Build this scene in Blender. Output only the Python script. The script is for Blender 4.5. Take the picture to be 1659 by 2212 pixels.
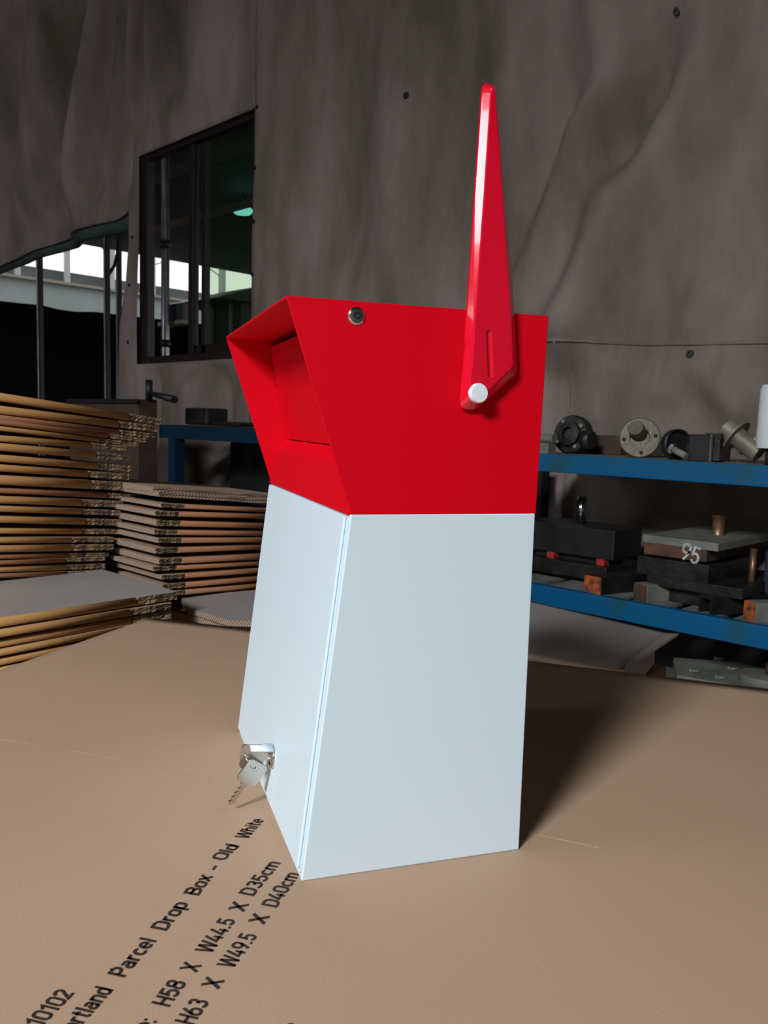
import bpy, bmesh, math, random
from mathutils import Vector, Matrix, noise
random.seed(7)
for o in list(bpy.data.objects): bpy.data.objects.remove(o)
SC = bpy.context.scene
COL = SC.collection
V = Vector

# ---------------------------------------------------------------- camera
EYE = 1.135                      # eye height; the cardboard work surface is 0.80 m above the floor
TAB = 0.80
PITCH, YAW, ROLL, FPX = 0.10395, 0.32121, 0.02978, 1800.0
CAMB = V((-0.13316, -0.56697, 0.33478))        # camera in the mailbox's own frame
fB = V((math.sin(YAW)*math.cos(PITCH), math.cos(YAW)*math.cos(PITCH), -math.sin(PITCH)))
r0 = V((math.cos(YAW), -math.sin(YAW), 0)); u0 = r0.cross(fB)
rB = math.cos(ROLL)*r0 + math.sin(ROLL)*u0
uB = -math.sin(ROLL)*r0 + math.cos(ROLL)*u0
BANG = math.radians(62.99)       # mailbox turned against the room
ROT = Matrix.Rotation(BANG, 3, 'Z')
fW, rW, uW = ROT @ fB, ROT @ rB, ROT @ uB
CAMW = V((0, 0, EYE))
MB0 = CAMW - ROT @ CAMB          # mailbox origin (near bottom front corner)
MB0.z = TAB
cam_d = bpy.data.cameras.new('camera'); cam = bpy.data.objects.new('camera', cam_d); COL.objects.link(cam)
M = Matrix((rW, uW, -fW)).transposed().to_4x4(); M.translation = CAMW
cam.matrix_world = M
cam_d.sensor_fit = 'VERTICAL'; cam_d.sensor_height = 24.0; cam_d.lens = FPX/2212*24.0
cam_d.clip_start = 0.02; cam_d.clip_end = 200
cam_d.dof.use_dof = True; cam_d.dof.focus_distance = 0.78; cam_d.dof.aperture_fstop = cam_d.lens/1.5
SC.camera = cam

# ---------------------------------------------------------------- light, sky, exposure
SC.view_settings.view_transform = 'Standard'; SC.view_settings.look = 'None'
SC.view_settings.gamma = 1; SC.view_settings.use_curve_mapping = False
SC.view_settings.exposure = 0.08
w = bpy.data.worlds.new('overcast_sky'); SC.world = w; w.use_nodes = True
bg = w.node_tree.nodes['Background']; bg.inputs[0].default_value = (0.98, 0.96, 1.0, 1); bg.inputs[1].default_value = 1.15
SC.cycles.use_denoising = True
SC.cycles.max_bounces = 8; SC.cycles.sample_clamp_indirect = 6

def area(name, loc, target, sx, sy, power, color):
    l = bpy.data.lights.new(name, 'AREA'); l.shape = 'RECTANGLE'; l.size = sx; l.size_y = sy
    l.energy = power; l.color = color
    o = bpy.data.objects.new(name, l); COL.objects.link(o); o.location = loc
    o.rotation_euler = (V(target) - V(loc)).to_track_quat('-Z', 'Y').to_euler()
    return o
# daylight through the roof light and the rear window behind the photographer
SKY_L = area('roof_light', (0.50, -3.60, 3.46), (0.50, -3.599, 0), 0.80, 1.9, 490, (0.93, 0.97, 1.0))
WIN_L = area('rear_window_light', (-4.62, -6.40, 4.05), (-4.62, 0, 4.05), 1.35, 1.35, 46, (0.97, 0.98, 1.0))
FILL_L = area('fill_light', (-5.6, -6.40, 1.45), (-5.6, 0, 1.45), 1.8, 2.8, 14, (0.95, 0.98, 1.0))  # unseen lamp added as weak fill

# ---------------------------------------------------------------- picking points on real planes
def ray(px, py, R=None):
    f, r, u = (fW, rW, uW) if R is None else (fB, rB, uB)
    return f + (px-829.5)/FPX*r - (py-1106.0)/FPX*u
def on(px, py, ax, val):         # room frame, plane x/y/z = val
    d = ray(px, py); t = (val-CAMW[ax])/d[ax]; return CAMW + t*d
def onb(px, py, ax, val):        # mailbox frame
    d = ray(px, py, 1); t = (val-CAMB[ax])/d[ax]; return CAMB + t*d

# ---------------------------------------------------------------- materials
def mat(name, col, rough=0.6, metal=0.0, var=0.0, vscale=8.0, bump=0.0, bscale=60.0, spec=0.5, col2=None, lo=0.4, hi=0.65, stretch=None, coat=0.0):
    m = bpy.data.materials.new(name); m.use_nodes = True
    nt = m.node_tree; b = nt.nodes['Principled BSDF']; N = nt.nodes.new
    b.inputs['Roughness'].default_value = rough; b.inputs['Metallic'].default_value = metal
    b.inputs['Specular IOR Level'].default_value = spec; b.inputs['Coat Weight'].default_value = coat
    tc = N('ShaderNodeTexCoord'); mp = N('ShaderNodeMapping'); nt.links.new(tc.outputs['Object'], mp.inputs[0])
    if stretch: mp.inputs['Scale'].default_value = stretch
    c = (*col, 1)
    if var > 0 or col2:
        n = N('ShaderNodeTexNoise'); n.inputs['Scale'].default_value = vscale; n.inputs['Detail'].default_value = 5
        nt.links.new(mp.outputs[0], n.inputs['Vector'])
        r = N('ShaderNodeValToRGB'); nt.links.new(n.outputs[0], r.inputs[0])
        c2 = (*col2, 1) if col2 else tuple(x*(1-var) for x in col) + (1,)
        r.color_ramp.elements[0].position = lo; r.color_ramp.elements[0].color = c2
        r.color_ramp.elements[1].position = hi; r.color_ramp.elements[1].color = c
        nt.links.new(r.outputs[0], b.inputs['Base Color'])
    else: b.inputs['Base Color'].default_value = c
    if bump > 0:
        n2 = N('ShaderNodeTexNoise'); n2.inputs['Scale'].default_value = bscale; n2.inputs['Detail'].default_value = 4
        nt.links.new(mp.outputs[0], n2.inputs['Vector'])
        bp = N('ShaderNodeBump'); bp.inputs['Strength'].default_value = bump; bp.inputs['Distance'].default_value = 0.01
        nt.links.new(n2.outputs[0], bp.inputs['Height']); nt.links.new(bp.outputs[0], b.inputs['Normal'])
    return m
MT = {}
MT['white'] = mat('white_powder_coat', (0.655, 0.785, 0.865), 0.42, bump=0.03, bscale=900, spec=0.4)
MT['red'] = mat('red_powder_coat', (0.66, 0.0, 0.010), 0.6, bump=0.02, bscale=900, spec=0.12)
MT['redgloss'] = mat('red_glossy_plastic', (0.74, 0.002, 0.025), 0.14, spec=0.8, coat=1.0)
MT['whiteplastic'] = mat('white_plastic', (0.80, 0.86, 0.93), 0.35)
MT['steel'] = mat('bright_steel', (0.72, 0.72, 0.70), 0.16, 1.0)
MT['keysteel'] = mat('nickel_key', (0.66, 0.62, 0.56), 0.34, 1.0)
MT['darkhole'] = mat('dark_recess', (0.02, 0.015, 0.015), 0.8)
MT['kraft'] = mat('kraft_board', (0.485, 0.325, 0.218), 0.75, var=0.10, vscale=3.0, bump=0.05, bscale=400, spec=0.25, lo=.3, hi=.7)
MT['kraftedge'] = mat('kraft_fold', (0.58, 0.30, 0.105), 0.7, var=0.15, vscale=5, spec=0.3)
MT['kraftred'] = mat('reddish_kraft_fold', (0.40, 0.175, 0.085), 0.7, var=0.15, vscale=5, spec=0.3)
MT['cutedge'] = mat('rough_cut_board', (0.33, 0.215, 0.12), 0.85, col2=(0.12, 0.08, 0.05), vscale=60, bump=0.6, bscale=150, lo=.42, hi=.6)
MT['paleboard'] = mat('pale_grey_board', (0.36, 0.33, 0.31), 0.55, var=0.08, vscale=4, spec=0.5)
MT['cream'] = mat('cream_board_fold', (0.74, 0.54, 0.40), 0.7)
MT['ink'] = mat('black_print', (0.028, 0.018, 0.014), 0.7)
MT['crease'] = mat('pressed_crease', (0.58, 0.42, 0.31), 0.7, col2=(0.47, 0.325, 0.225), vscale=14, lo=.46, hi=.56)
MT['blue'] = mat('chipped_blue_paint', (0.0, 0.105, 0.26), 0.5, spec=0.3, col2=(0.012, 0.09, 0.13), vscale=9, lo=.30, hi=.46)
MT['blue_shaded'] = mat('blue_paint_shaded', (0.002, 0.022, 0.05), 0.6, spec=0.2)  # rack blue darkened: the bench's shade is put into the colour
MT['iron'] = mat('dark_oily_iron', (0.055, 0.052, 0.048), 0.42, 0.6, var=0.5, vscale=14, bump=0.2, bscale=60)
MT['cast'] = mat('olive_cast_metal', (0.17, 0.155, 0.115), 0.5, 0.4, var=0.3, vscale=20, bump=0.15, bscale=80)
MT['castpale'] = mat('pale_cast_metal', (0.30, 0.27, 0.20), 0.5, 0.3, var=0.35, vscale=20)
MT['dusty'] = mat('dusty_grey_steel', (0.26, 0.27, 0.23), 0.7, 0.1, var=0.35, vscale=12)
MT['black'] = mat('black_painted_steel', (0.018, 0.018, 0.02), 0.45, var=0.3, vscale=20)
MT['rust'] = mat('orange_rust', (0.62, 0.13, 0.025), 0.7, col2=(0.12, 0.05, 0.03), vscale=45, lo=.4, hi=.6)
MT['rustdark'] = mat('brown_rust', (0.16, 0.06, 0.03), 0.75, col2=(0.045, 0.035, 0.03), vscale=22)
MT['copper'] = mat('worn_bronze', (0.36, 0.20, 0.12), 0.4, 0.6, var=0.4, vscale=30)
MT['redpad'] = mat('red_rubber', (0.42, 0.035, 0.02), 0.7)
MT['chalk'] = mat('chalk_paint', (0.75, 0.78, 0.78), 0.8, col2=(0.35, 0.36, 0.36), vscale=120)
MT['frame'] = mat('dark_brown_frame', (0.018, 0.013, 0.011), 0.4, spec=0.4)
MT['pipe'] = mat('galvanised_pipe', (0.42, 0.47, 0.50), 0.35, 0.8, var=0.3, vscale=10)
MT['concrete'] = mat('dusty_concrete', (0.13, 0.12, 0.11), 0.85, var=0.35, vscale=2.0, bump=0.2, bscale=30)
MT['shedwall'] = mat('grey_sheet_wall', (0.075, 0.072, 0.068), 0.7, var=0.2, vscale=1.5)
MT['roof'] = mat('dark_sheet_roof', (0.045, 0.045, 0.042), 0.7, var=0.3, vscale=1.2)
MT['render'] = mat('pale_green_render', (0.33, 0.385, 0.37), 0.8, var=0.15, vscale=1.0)
MT['parapet'] = mat('grey_green_sheet', (0.105, 0.125, 0.11), 0.8, var=0.2, vscale=1.4)
MT['ledge'] = mat('tan_ledge', (0.27, 0.25, 0.20), 0.8)
MT['whitepost'] = mat('white_steel_post', (0.42, 0.44, 0.45), 0.5)
MT['shaded_sheet'] = mat('shaded_sheeting', (0.006, 0.006, 0.006), 0.9, spec=0.1)  # shade in the yard put into the colour
MT['yellow'] = mat('pale_yellow_sheet', (0.36, 0.36, 0.20), 0.7, var=0.2, vscale=2)
MT['roll'] = mat('white_paper', (0.74, 0.78, 0.80), 0.6)
MT['slate'] = mat('dark_blue_steel', (0.05, 0.06, 0.08), 0.5)
MT['brownwood'] = mat('dark_brown_board', (0.10, 0.055, 0.042), 0.7, var=0.4, vscale=9)

def corr_mat(name, a, b_, scale):
    m = bpy.data.materials.new(name); m.use_nodes = True; nt = m.node_tree; b = nt.nodes['Principled BSDF']; N = nt.nodes.new
    tc = N('ShaderNodeTexCoord'); wv = N('ShaderNodeTexWave'); wv.wave_type = 'BANDS'; wv.bands_direction = 'DIAGONAL'
    mp = N('ShaderNodeMapping'); nt.links.new(tc.outputs['Object'], mp.inputs[0])
    wv.inputs['Scale'].default_value = scale; wv.inputs['Distortion'].default_value = 1.5; wv.inputs['Detail Scale'].default_value = 20
    nt.links.new(mp.outputs[0], wv.inputs[0])
    r = N('ShaderNodeValToRGB'); nt.links.new(wv.outputs[0], r.inputs[0])
    r.color_ramp.elements[0].color = (*a, 1); r.color_ramp.elements[1].color = (*b_, 1)
    r.color_ramp.elements[0].position = .3; r.color_ramp.elements[1].position = .7
    nt.links.new(r.outputs[0], b.inputs['Base Color']); b.inputs['Roughness'].default_value = 0.85
    return m
MT['corr'] = corr_mat('corrugated_cut_edge', (0.13, 0.085, 0.055), (0.50, 0.36, 0.27), 85)

def glass_mat():
    m = bpy.data.materials.new('dusty_green_glass'); m.use_nodes = True; nt = m.node_tree; N = nt.nodes.new
    out = nt.nodes['Material Output']; nt.nodes.remove(nt.nodes['Principled BSDF'])
    tr = N('ShaderNodeBsdfTransparent'); tr.inputs[0].default_value = (0.74, 0.84, 0.72, 1)
    gl = N('ShaderNodeBsdfGlossy'); gl.inputs['Roughness'].default_value = 0.03; gl.inputs[0].default_value = (0.5, 0.6, 0.55, 1)
    mx = N('ShaderNodeMixShader'); mx.inputs[0].default_value = .05; nt.links.new(tr.outputs[0], mx.inputs[1]); nt.links.new(gl.outputs[0], mx.inputs[2])
    df = N('ShaderNodeBsdfTranslucent'); df.inputs[0].default_value = (0.10, 0.30, 0.17, 1)
    m2 = N('ShaderNodeMixShader'); m2.inputs[0].default_value = 0.025
    nt.links.new(mx.outputs[0], m2.inputs[1]); nt.links.new(df.outputs[0], m2.inputs[2]); nt.links.new(m2.outputs[0], out.inputs[0])
    return m
MT['glass'] = glass_mat()
def lamp_mat():
    m = bpy.data.materials.new('cyan_lit_lamp'); m.use_nodes = True; b = m.node_tree.nodes['Principled BSDF']
    b.inputs['Emission Color'].default_value = (0.25, 0.85, 0.9, 1); b.inputs['Emission Strength'].default_value = 0.9; return m
MT['lamp'] = lamp_mat()
def tarp_mat():
    m = bpy.data.materials.new('weathered_tarpaulin'); m.use_nodes = True; nt = m.node_tree; b = nt.nodes['Principled BSDF']; N = nt.nodes.new; L = nt.links.new
    tc = N('ShaderNodeTexCoord')
    n = N('ShaderNodeTexNoise'); n.inputs['Scale'].default_value = 1.7; n.inputs['Detail'].default_value = 6; n.inputs['Roughness'].default_value = .6
    mp = N('ShaderNodeMapping'); mp.inputs['Scale'].default_value = (1.5, 1.5, 0.5); L(tc.outputs['Object'], mp.inputs[0]); L(mp.outputs[0], n.inputs['Vector'])
    r = N('ShaderNodeValToRGB'); L(n.outputs[0], r.inputs[0])
    r.color_ramp.elements[0].position = .33; r.color_ramp.elements[0].color = (0.18, 0.152, 0.115, 1)
    r.color_ramp.elements[1].position = .68; r.color_ramp.elements[1].color = (0.45, 0.36, 0.335, 1)
    # weave
    w1 = N('ShaderNodeTexNoise'); w1.inputs['Scale'].default_value = 260; w1.inputs['Detail'].default_value = 2; L(tc.outputs['Object'], w1.inputs['Vector'])
    mx = N('ShaderNodeMix'); mx.data_type = 'RGBA'; mx.blend_type = 'MULTIPLY'; mx.inputs[0].default_value = .35
    L(r.outputs[0], mx.inputs[6]); L(w1.outputs[0], mx.inputs[7]); L(mx.outputs[2], b.inputs['Base Color'])
    b.inputs['Roughness'].default_value = .8; b.inputs['Specular IOR Level'].default_value = .2
    bp = N('ShaderNodeBump'); bp.inputs['Strength'].default_value = .25; bp.inputs['Distance'].default_value = .01
    n3 = N('ShaderNodeTexNoise'); n3.inputs['Scale'].default_value = 9; n3.inputs['Detail'].default_value = 6
    L(tc.outputs['Object'], n3.inputs['Vector']); L(n3.outputs[0], bp.inputs['Height']); L(bp.outputs[0], b.inputs['Normal'])
    return m
MT['tarp'] = tarp_mat()
MT['tarpback'] = mat('green_tarpaulin_underside', (0.06, 0.10, 0.085), 0.55, var=0.3, vscale=4)

# ---------------------------------------------------------------- building helpers
class MB:
    def __init__(s): s.bm = bmesh.new()
    def prism(s, poly, ext, mi=0):
        """closed prism: polygon (3-D points) extruded by vector ext"""
        a = [s.bm.verts.new(V(p)) for p in poly]; b = [s.bm.verts.new(V(p)+V(ext)) for p in poly]
        n = len(a); fs = [s.bm.faces.new(a[::-1]), s.bm.faces.new(b)]
        for i in range(n): fs.append(s.bm.faces.new((a[i], a[(i+1) % n], b[(i+1) % n], b[i])))
        for f in fs: f.material_index = mi
        return fs
    def box(s, c, size, rz=0.0, mi=0, rot=None):
        R = rot if rot is not None else Matrix.Rotation(rz, 3, 'Z'); h = V(size)/2; c = V(c)
        P = [c + R @ V((x*h.x, y*h.y, -h.z)) for x, y in ((-1, -1), (1, -1), (1, 1), (-1, 1))]
        return s.prism(P, R @ V((0, 0, size[2])), mi)
    def cyl(s, p0, p1, r0, r1=None, n=24, mi=0, cap=True):
        p0, p1 = V(p0), V(p1); r1 = r0 if r1 is None else r1
        q = (p1-p0).to_track_quat('Z', 'Y'); A, B = [], []
        for i in range(n):
            a = 2*math.pi*i/n; d = q @ V((math.cos(a), math.sin(a), 0))
            A.append(s.bm.verts.new(p0+d*r0)); B.append(s.bm.verts.new(p1+d*r1))
        for i in range(n):
            f = s.bm.faces.new((A[i], A[(i+1) % n], B[(i+1) % n], B[i])); f.smooth = True; f.material_index = mi
        if cap:
            for L in (A[::-1], B):
                f = s.bm.faces.new(L); f.material_index = mi
    def lathe(s, p0, axis, prof, n=32, mi=0):
        """prof: list of (radius, height) ; closed at ends when radius 0"""
        q = V(axis).to_track_quat('Z', 'Y'); p0 = V(p0); rings = []
        for r, h in prof:
            if r < 1e-6: rings.append([s.bm.verts.new(p0 + q @ V((0, 0, h)))])
            else: rings.append([s.bm.verts.new(p0 + q @ V((r*math.cos(2*math.pi*i/n), r*math.sin(2*math.pi*i/n), h))) for i in range(n)])
        for a, b in zip(rings, rings[1:]):
            for i in range(n):
                j = (i+1) % n
                if len(a) == 1 and len(b) == 1: continue
                if len(a) == 1: vs = (a[0], b[i], b[j])
                elif len(b) == 1: vs = (a[i], a[j], b[0])
                else: vs = (a[i], a[j], b[j], b[i])
                f = s.bm.faces.new(vs); f.material_index = mi
    def tube(s, pts, r, n=10, closed=False, mi=0):
        P = [V(p) for p in pts]; m = len(P); rings = []; up = None
        for k in range(m):
            t = (P[(k+1) % m]-P[k-1]) if closed else (P[min(k+1, m-1)]-P[max(k-1, 0)])
            t.normalize()
            if up is None: up = t.orthogonal().normalized()
            up = (up - t*up.dot(t)).normalized(); sd = t.cross(up)
            rings.append([s.bm.verts.new(P[k]+(up*math.cos(2*math.pi*i/n)+sd*math.sin(2*math.pi*i/n))*r) for i in range(n)])
        for k in range(m if closed else m-1):
            a, b = rings[k], rings[(k+1) % m]
            for i in range(n):
                f = s.bm.faces.new((a[i], a[(i+1) % n], b[(i+1) % n], b[i])); f.smooth = True; f.material_index = mi
        if not closed:
            s.bm.faces.new(rings[0][::-1]).material_index = mi; s.bm.faces.new(rings[-1]).material_index = mi
    def build(s, name, mats, parent=None, bevel=0.0, seg=2, smooth=None, offset=None):
        bmesh.ops.recalc_face_normals(s.bm, faces=s.bm.faces)
        me = bpy.data.meshes.new(name)
        if offset is not None:
            for v in s.bm.verts: v.co -= V(offset)
        s.bm.to_mesh(me); s.bm.free()
        if isinstance(mats, str): mats = [mats]
        for m in mats: me.materials.append(MT[m])
        o = bpy.data.objects.new(name, me); COL.objects.link(o)
        if parent is not None: o.parent = parent
        if offset is not None: o.location = offset
        if smooth is not None:
            me.polygons.foreach_set('use_smooth', [True]*len(me.polygons))
            try: me.set_sharp_from_angle(angle=math.radians(smooth))
            except Exception: pass
        if bevel > 0:
            b = o.modifiers.new('bevel', 'BEVEL'); b.width = bevel; b.segments = seg; b.limit_method = 'ANGLE'; b.angle_limit = math.radians(30)
            b.harden_normals = False
        return o
def tag(o, label, cat, group=None, kind=None):
    o['label'] = label; o['category'] = cat
    if group: o['group'] = group
    if kind: o['kind'] = kind
    return o
def thing(name, loc, label, cat, rz=0.0, group=None):
    o = bpy.data.objects.new(name, None); COL.objects.link(o); o.location = loc; o.rotation_euler = (0, 0, rz); o.empty_display_size = .05
    return tag(o, label, cat, group)
def struct(o): o['kind'] = 'structure'; return o

# ---------------------------------------------------------------- the shed: floor, walls, roof
X0, X1, Y0, Y1, ZR = -10.0, 4.0, -6.5, 2.75, 5.0
b = MB(); b.box(((X0+X1)/2, (Y0+Y1)/2-0.0, -0.05), (X1-X0+.4, Y1-Y0+.4, 0.1)); struct(b.build('floor', 'concrete'))
b = MB(); b.box((X0-.05, (Y0+Y1)/2, ZR/2), (.1, Y1-Y0, ZR)); struct(b.build('wall_left', 'shedwall'))
b = MB(); b.box((X1+.05, (Y0+Y1)/2, ZR/2), (.1, Y1-Y0, ZR)); struct(b.build('wall_right', 'shedwall'))
b = MB()     # rear wall with an opening for the added fill and a window above it
b.box(((X0-6.6)/2, Y0, ZR/2), (-6.6-X0, .1, ZR)); b.box(((X1-3.85)/2, Y0, ZR/2), (X1+3.85, .1, ZR)); b.box((-5.225, Y0, 3.09), (2.75, .1, .42)); b.box((-5.225, Y0, 4.89), (2.75, .1, .22))
b.box((-6.0, Y0, 4.04), (1.2, .1, 1.48)); b.box((-4.25, Y0, 1.44), (.8, .1, 2.88))
struct(b.build('wall_rear', 'shedwall'))
YL, ZLN = -0.85, 3.5     # unseen lean-to roof, added to lower the roof light; its fascia blocks light
XLN = -2.2
b = MB(); b.box(((X0+X1)/2, (YL+Y1)/2, ZR+.04), (X1-X0, Y1-YL, .08)); b.box(((X0+XLN)/2, (YL+Y0)/2, ZR+.04), (XLN-X0, YL-Y0, .08))
b.box(((XLN+X1)/2, YL, (ZLN+ZR)/2), (X1-XLN, .08, ZR-ZLN)); b.box((XLN, (YL+Y0)/2, (ZLN+ZR)/2), (.08, YL-Y0, ZR-ZLN))
for (xa, xb, ya, yb) in ((XLN, .10, Y0, YL), (.90, X1, Y0, YL), (.10, .90, Y0, -4.57), (.10, .90, -2.60, YL)):
    b.box(((xa+xb)/2, (ya+yb)/2, ZLN+.04), (xb-xa, yb-ya, .08))
struct(b.build('ceiling', 'roof'))

# ---------------------------------------------------------------- hanging tarpaulin
YC = 2.60
def xz(px, py):
    p = on(px, py, 1, YC); return p.x, p.z
RID = []   # (x0,z0,x1,z1,width,amp) long soft folds; amp<0 pushes away from the viewer
def fold(pa, pb, w, amp):
    xa, za = xz(*pa); xb, zb = xz(*pb); RID.append((xa, za, xb, zb, w, amp))
for pa, pb, w, amp in (
    ((190, -120), (100, 560), .24, -.09), ((238, -120), (205, 440), .13, -.06), ((270, -120), (252, 470), .11, -.05),
    ((312, -120), (292, 300), .12, -.05), ((50, -120), (10, 420), .28, -.09), ((215, -120), (160, 480), .13, .07), ((256, -120), (232, 430), .09, .05),
    ((290, -120), (276, 300), .09, .05), ((120, -120), (60, 500), .2, .07), ((345, -120), (322, 260), .10, .04), ((5, 0), (-20, 540), .2, .06),
    ((1310, 160), (1100, 740), .17, .085), ((1255, 80), (1000, 800), .16, -.08), ((1600, -150), (1420, 330), .13, .055), ((1420, 250), (1215, 800), .13, .08),
    ((1400, 120), (1170, 700), .11, -.06), ((1470, 20), (1340, 420), .09, -.055), ((1540, -100), (1490, 300), .09, -.02),
    ((1300, -150), (1290, 500), .09, .025), ((1010, -150), (930, 620), .2, -.05), ((900, 0), (850, 650), .2, .035), ((760, -140), (740, 640), .2, -.035),
    ((640, -140), (640, 750), .12, .012), ((1500, 770), (1640, 920), .06, .02), ((1490, 740), (1430, 880), .06, .016), ((1540, 600), (1480, 750), .07, .02),
    ((1620, 60), (1600, 960), .16, .02), ((1350, 760), (1290, 930), .09, .018), ((420, 800), (410, 1000), .14, .04), ((330, 780), (320, 1000), .08, -.035), ((470, 790), (480, 1000), .1, -.04),
    ((380, -120), (360, 230), .16, -.04), ((470, -120), (455, 240), .16, .03), ((1210, -150), (1110, 420), .12, -.03)):
    fold(pa, pb, w, amp)
SEAM0 = xz(600, 300)[0]; WZTOP = xz(547, 236)[1]; WXA = xz(296, 600)[0]
def tarp_y(x, z):
    y = YC
    for (xa, za, xb, zb, w, amp) in RID:
        dx, dz = xb-xa, zb-za; L2 = dx*dx+dz*dz
        t = ((x-xa)*dx+(z-za)*dz)/L2; tt = min(1, max(0, t))
        ex = x-(xa+tt*dx); ez = z-(za+tt*dz); d2 = ex*ex+ez*ez
        if d2 < 9*w*w:
            u = min(1, max(0, (t+.08)/.30)); v = min(1, max(0, (1.08-t)/.30)); fade = u*u*(3-2*u)*v*v*(3-2*v)
            y -= 2.0*amp*math.exp(-d2/(w*w))*fade
    if x < SEAM0:
        k = min(1, (SEAM0-x)/.8); ph = noise.noise(V((x*.9, z*.35, 4.0)))
        y -= k*.030*math.sin(x*13+z*1.1+5*ph)*max(0, .55+.8*noise.noise(V((x*1.1, z*.4, 9.0))))*(min(1, max(0, (z-WZTOP-.03)/.5)) if x > WXA-.1 else min(1, max(0, (z-2.3)/.3)))
    y -= .025*noise.noise(V((x*1.3, z*.6, 2.0))) + .010*noise.noise(V((x*4, z*1.5, 7.0))) + .0015*noise.noise(V((x*13, z*6, 1.0)))
    return y
WX0, WZ0 = xz(297, 783); WX1, WZ1 = xz(547, 772)
_, WT = xz(547, 236); WZB = min(WZ0, WZ1); WZT = WT
OPEN = [xz(*p) for p in ((-60, 600), (0, 575), (45, 555), (110, 515), (180, 495), (245, 475), (272, 452))]
STRIP = [xz(*p) for p in ((272, 452), (276, 520), (272, 620), (262, 700), (258, 790), (254, 870))]
OX = OPEN[-1][0]
def interp(tab, t, k=0):
    tab = sorted(tab, key=lambda p: p[k]); o = 1-k
    if t <= tab[0][k]: return tab[0][o]
    for a, c in zip(tab, tab[1:]):
        if t <= c[k]: return a[o]+(c[o]-a[o])*(t-a[k])/max(1e-9, c[k]-a[k])
    return tab[-1][o]
def tarp_patch(bm, cols, zlo, zhi, nz, xf=None):
    g = []
    for i, x in enumerate(cols):
        a, c = zlo(x), zhi(x); row = []
        for j in range(nz+1):
            z = a+(c-a)*j/nz; xx = xf(i, z) if xf else x
            row.append(bm.verts.new((xx, tarp_y(xx, z), z)))
        g.append(row)
    for i in range(len(cols)-1):
        for j in range(nz):
            bm.faces.new((g[i][j], g[i+1][j], g[i+1][j+1], g[i][j+1])).smooth = True
def lin(a, c, n): return [a+(c-a)*i/n for i in range(n+1)]
ZTOP = 4.92
SEAM = xz(552, 300)[0]
def mk_tarp(name, fn, mats=('tarp',)):
    bm = bmesh.new(); fn(bm); bmesh.ops.remove_doubles(bm, verts=bm.verts, dist=1e-4)
    me = bpy.data.meshes.new(name); bm.to_mesh(me); bm.free()
    for m in mats: me.materials.append(MT[m])
    o = bpy.data.objects.new(name, me); COL.objects.link(o)
    s = o.modifiers.new('thick', 'SOLIDIFY'); s.thickness = .004; s.offset = 0
    return o
NZ = 120
def left_tarp(bm):
    ZO = interp(OPEN, OX)
    rows = sorted(set(round(z, 5) for z in lin(.15, WZB, 50)+lin(WZB, ZO, 34)+lin(ZO, WZT, 14)+lin(WZT, ZTOP, 70)))
    fr = [(z-ZO)/(ZTOP-ZO) for z in rows if z >= round(ZO, 5)]; fr[0] = 0.0
    prev = None
    for x in lin(X0+.05, OX, 150):
        a = interp(OPEN, x); col = [bm.verts.new((x, tarp_y(x, a+(ZTOP-a)*f), a+(ZTOP-a)*f)) for f in fr]
        if prev:
            for k in range(len(fr)-1): bm.faces.new((prev[k], col[k], col[k+1], prev[k+1])).smooth = True
        prev = col
    n = 14; cols = [(i/n, None) for i in range(n+1)]+[(None, x) for x in lin(WX0, WX1, 50)[1:]]+[(None, x) for x in lin(WX1, SEAM, 3)[1:]]
    G_ = []
    for f, x in cols:
        c_ = []
        for z in rows:
            if f is not None:
                a = interp(STRIP, z, 1) if z < ZO else OX; xx = a+(WX0-a)*f
            else: xx = x
            c_.append(bm.verts.new((xx, tarp_y(xx, z), z)))
        G_.append(c_)
    for i in range(len(cols)-1):
        hole = n <= i < n+50
        for k in range(len(rows)-1):
            if hole and rows[k] >= WZB-1e-4 and rows[k+1] <= WZT+1e-4: continue
            bm.faces.new((G_[i][k], G_[i+1][k], G_[i+1][k+1], G_[i][k+1])).smooth = True
    loose = [v for v in bm.verts if not v.link_faces]
    for v in loose: bm.verts.remove(v)
lt = thing('tarpaulin', (0, 0, 0), 'brown hanging tarpaulin with deep folds around the dark window', 'tarpaulin')
o = mk_tarp('cloth', left_tarp); o.parent = lt
def right_tarp(bm): tarp_patch(bm, lin(SEAM+.001, X1-.05, 300), lambda x: 0.15, lambda x: ZTOP, 170)
rt = thing('tarpaulin', (0, 0, 0), 'grey brown hanging tarpaulin with diagonal folds behind the mailbox and blue shelves', 'tarpaulin')
o = mk_tarp('cloth', right_tarp); o.parent = rt
# hem seams on the right tarpaulin
b = MB(); pts = [xz(px, py) for px, py in ((1180, 742), (1280, 742), (1400, 744), (1520, 745), (1650, 742), (1760, 740))]
xs = lin(pts[0][0], 2.5, 120)
b.tube([(x, tarp_y(x, interp(pts, x))-.004, interp(pts, x)) for x in xs], .006, 6); b.build('hem_seam', 'tarp', rt)
b = MB(); x_ = xz(1238, 760)[0]; b.tube([(x_, tarp_y(x_, z)-.004, z) for z in lin(.5, pts[0][1], 60)], .005, 6); b.build('hem_seam', 'tarp', rt)
def nail(px, py, par, r=.011):
    x, z = xz(px, py); y = tarp_y(x, z)
    m = MB(); m.lathe((x, y-.003, z), (0, -1, 0), [(r, 0), (r*.9, .004), (0, .006)], 12); m.build('nail', 'iron', par, smooth=40)
for p in ((558, 233), (554, 363), (553, 480), (550, 594)): nail(*p, rt)
for p in ((1468, 28), (890, 212), (1504, 768)): nail(*p, rt, .014)
for p in ((284, 512), (281, 616), (280, 740)): nail(*p, lt)
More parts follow.
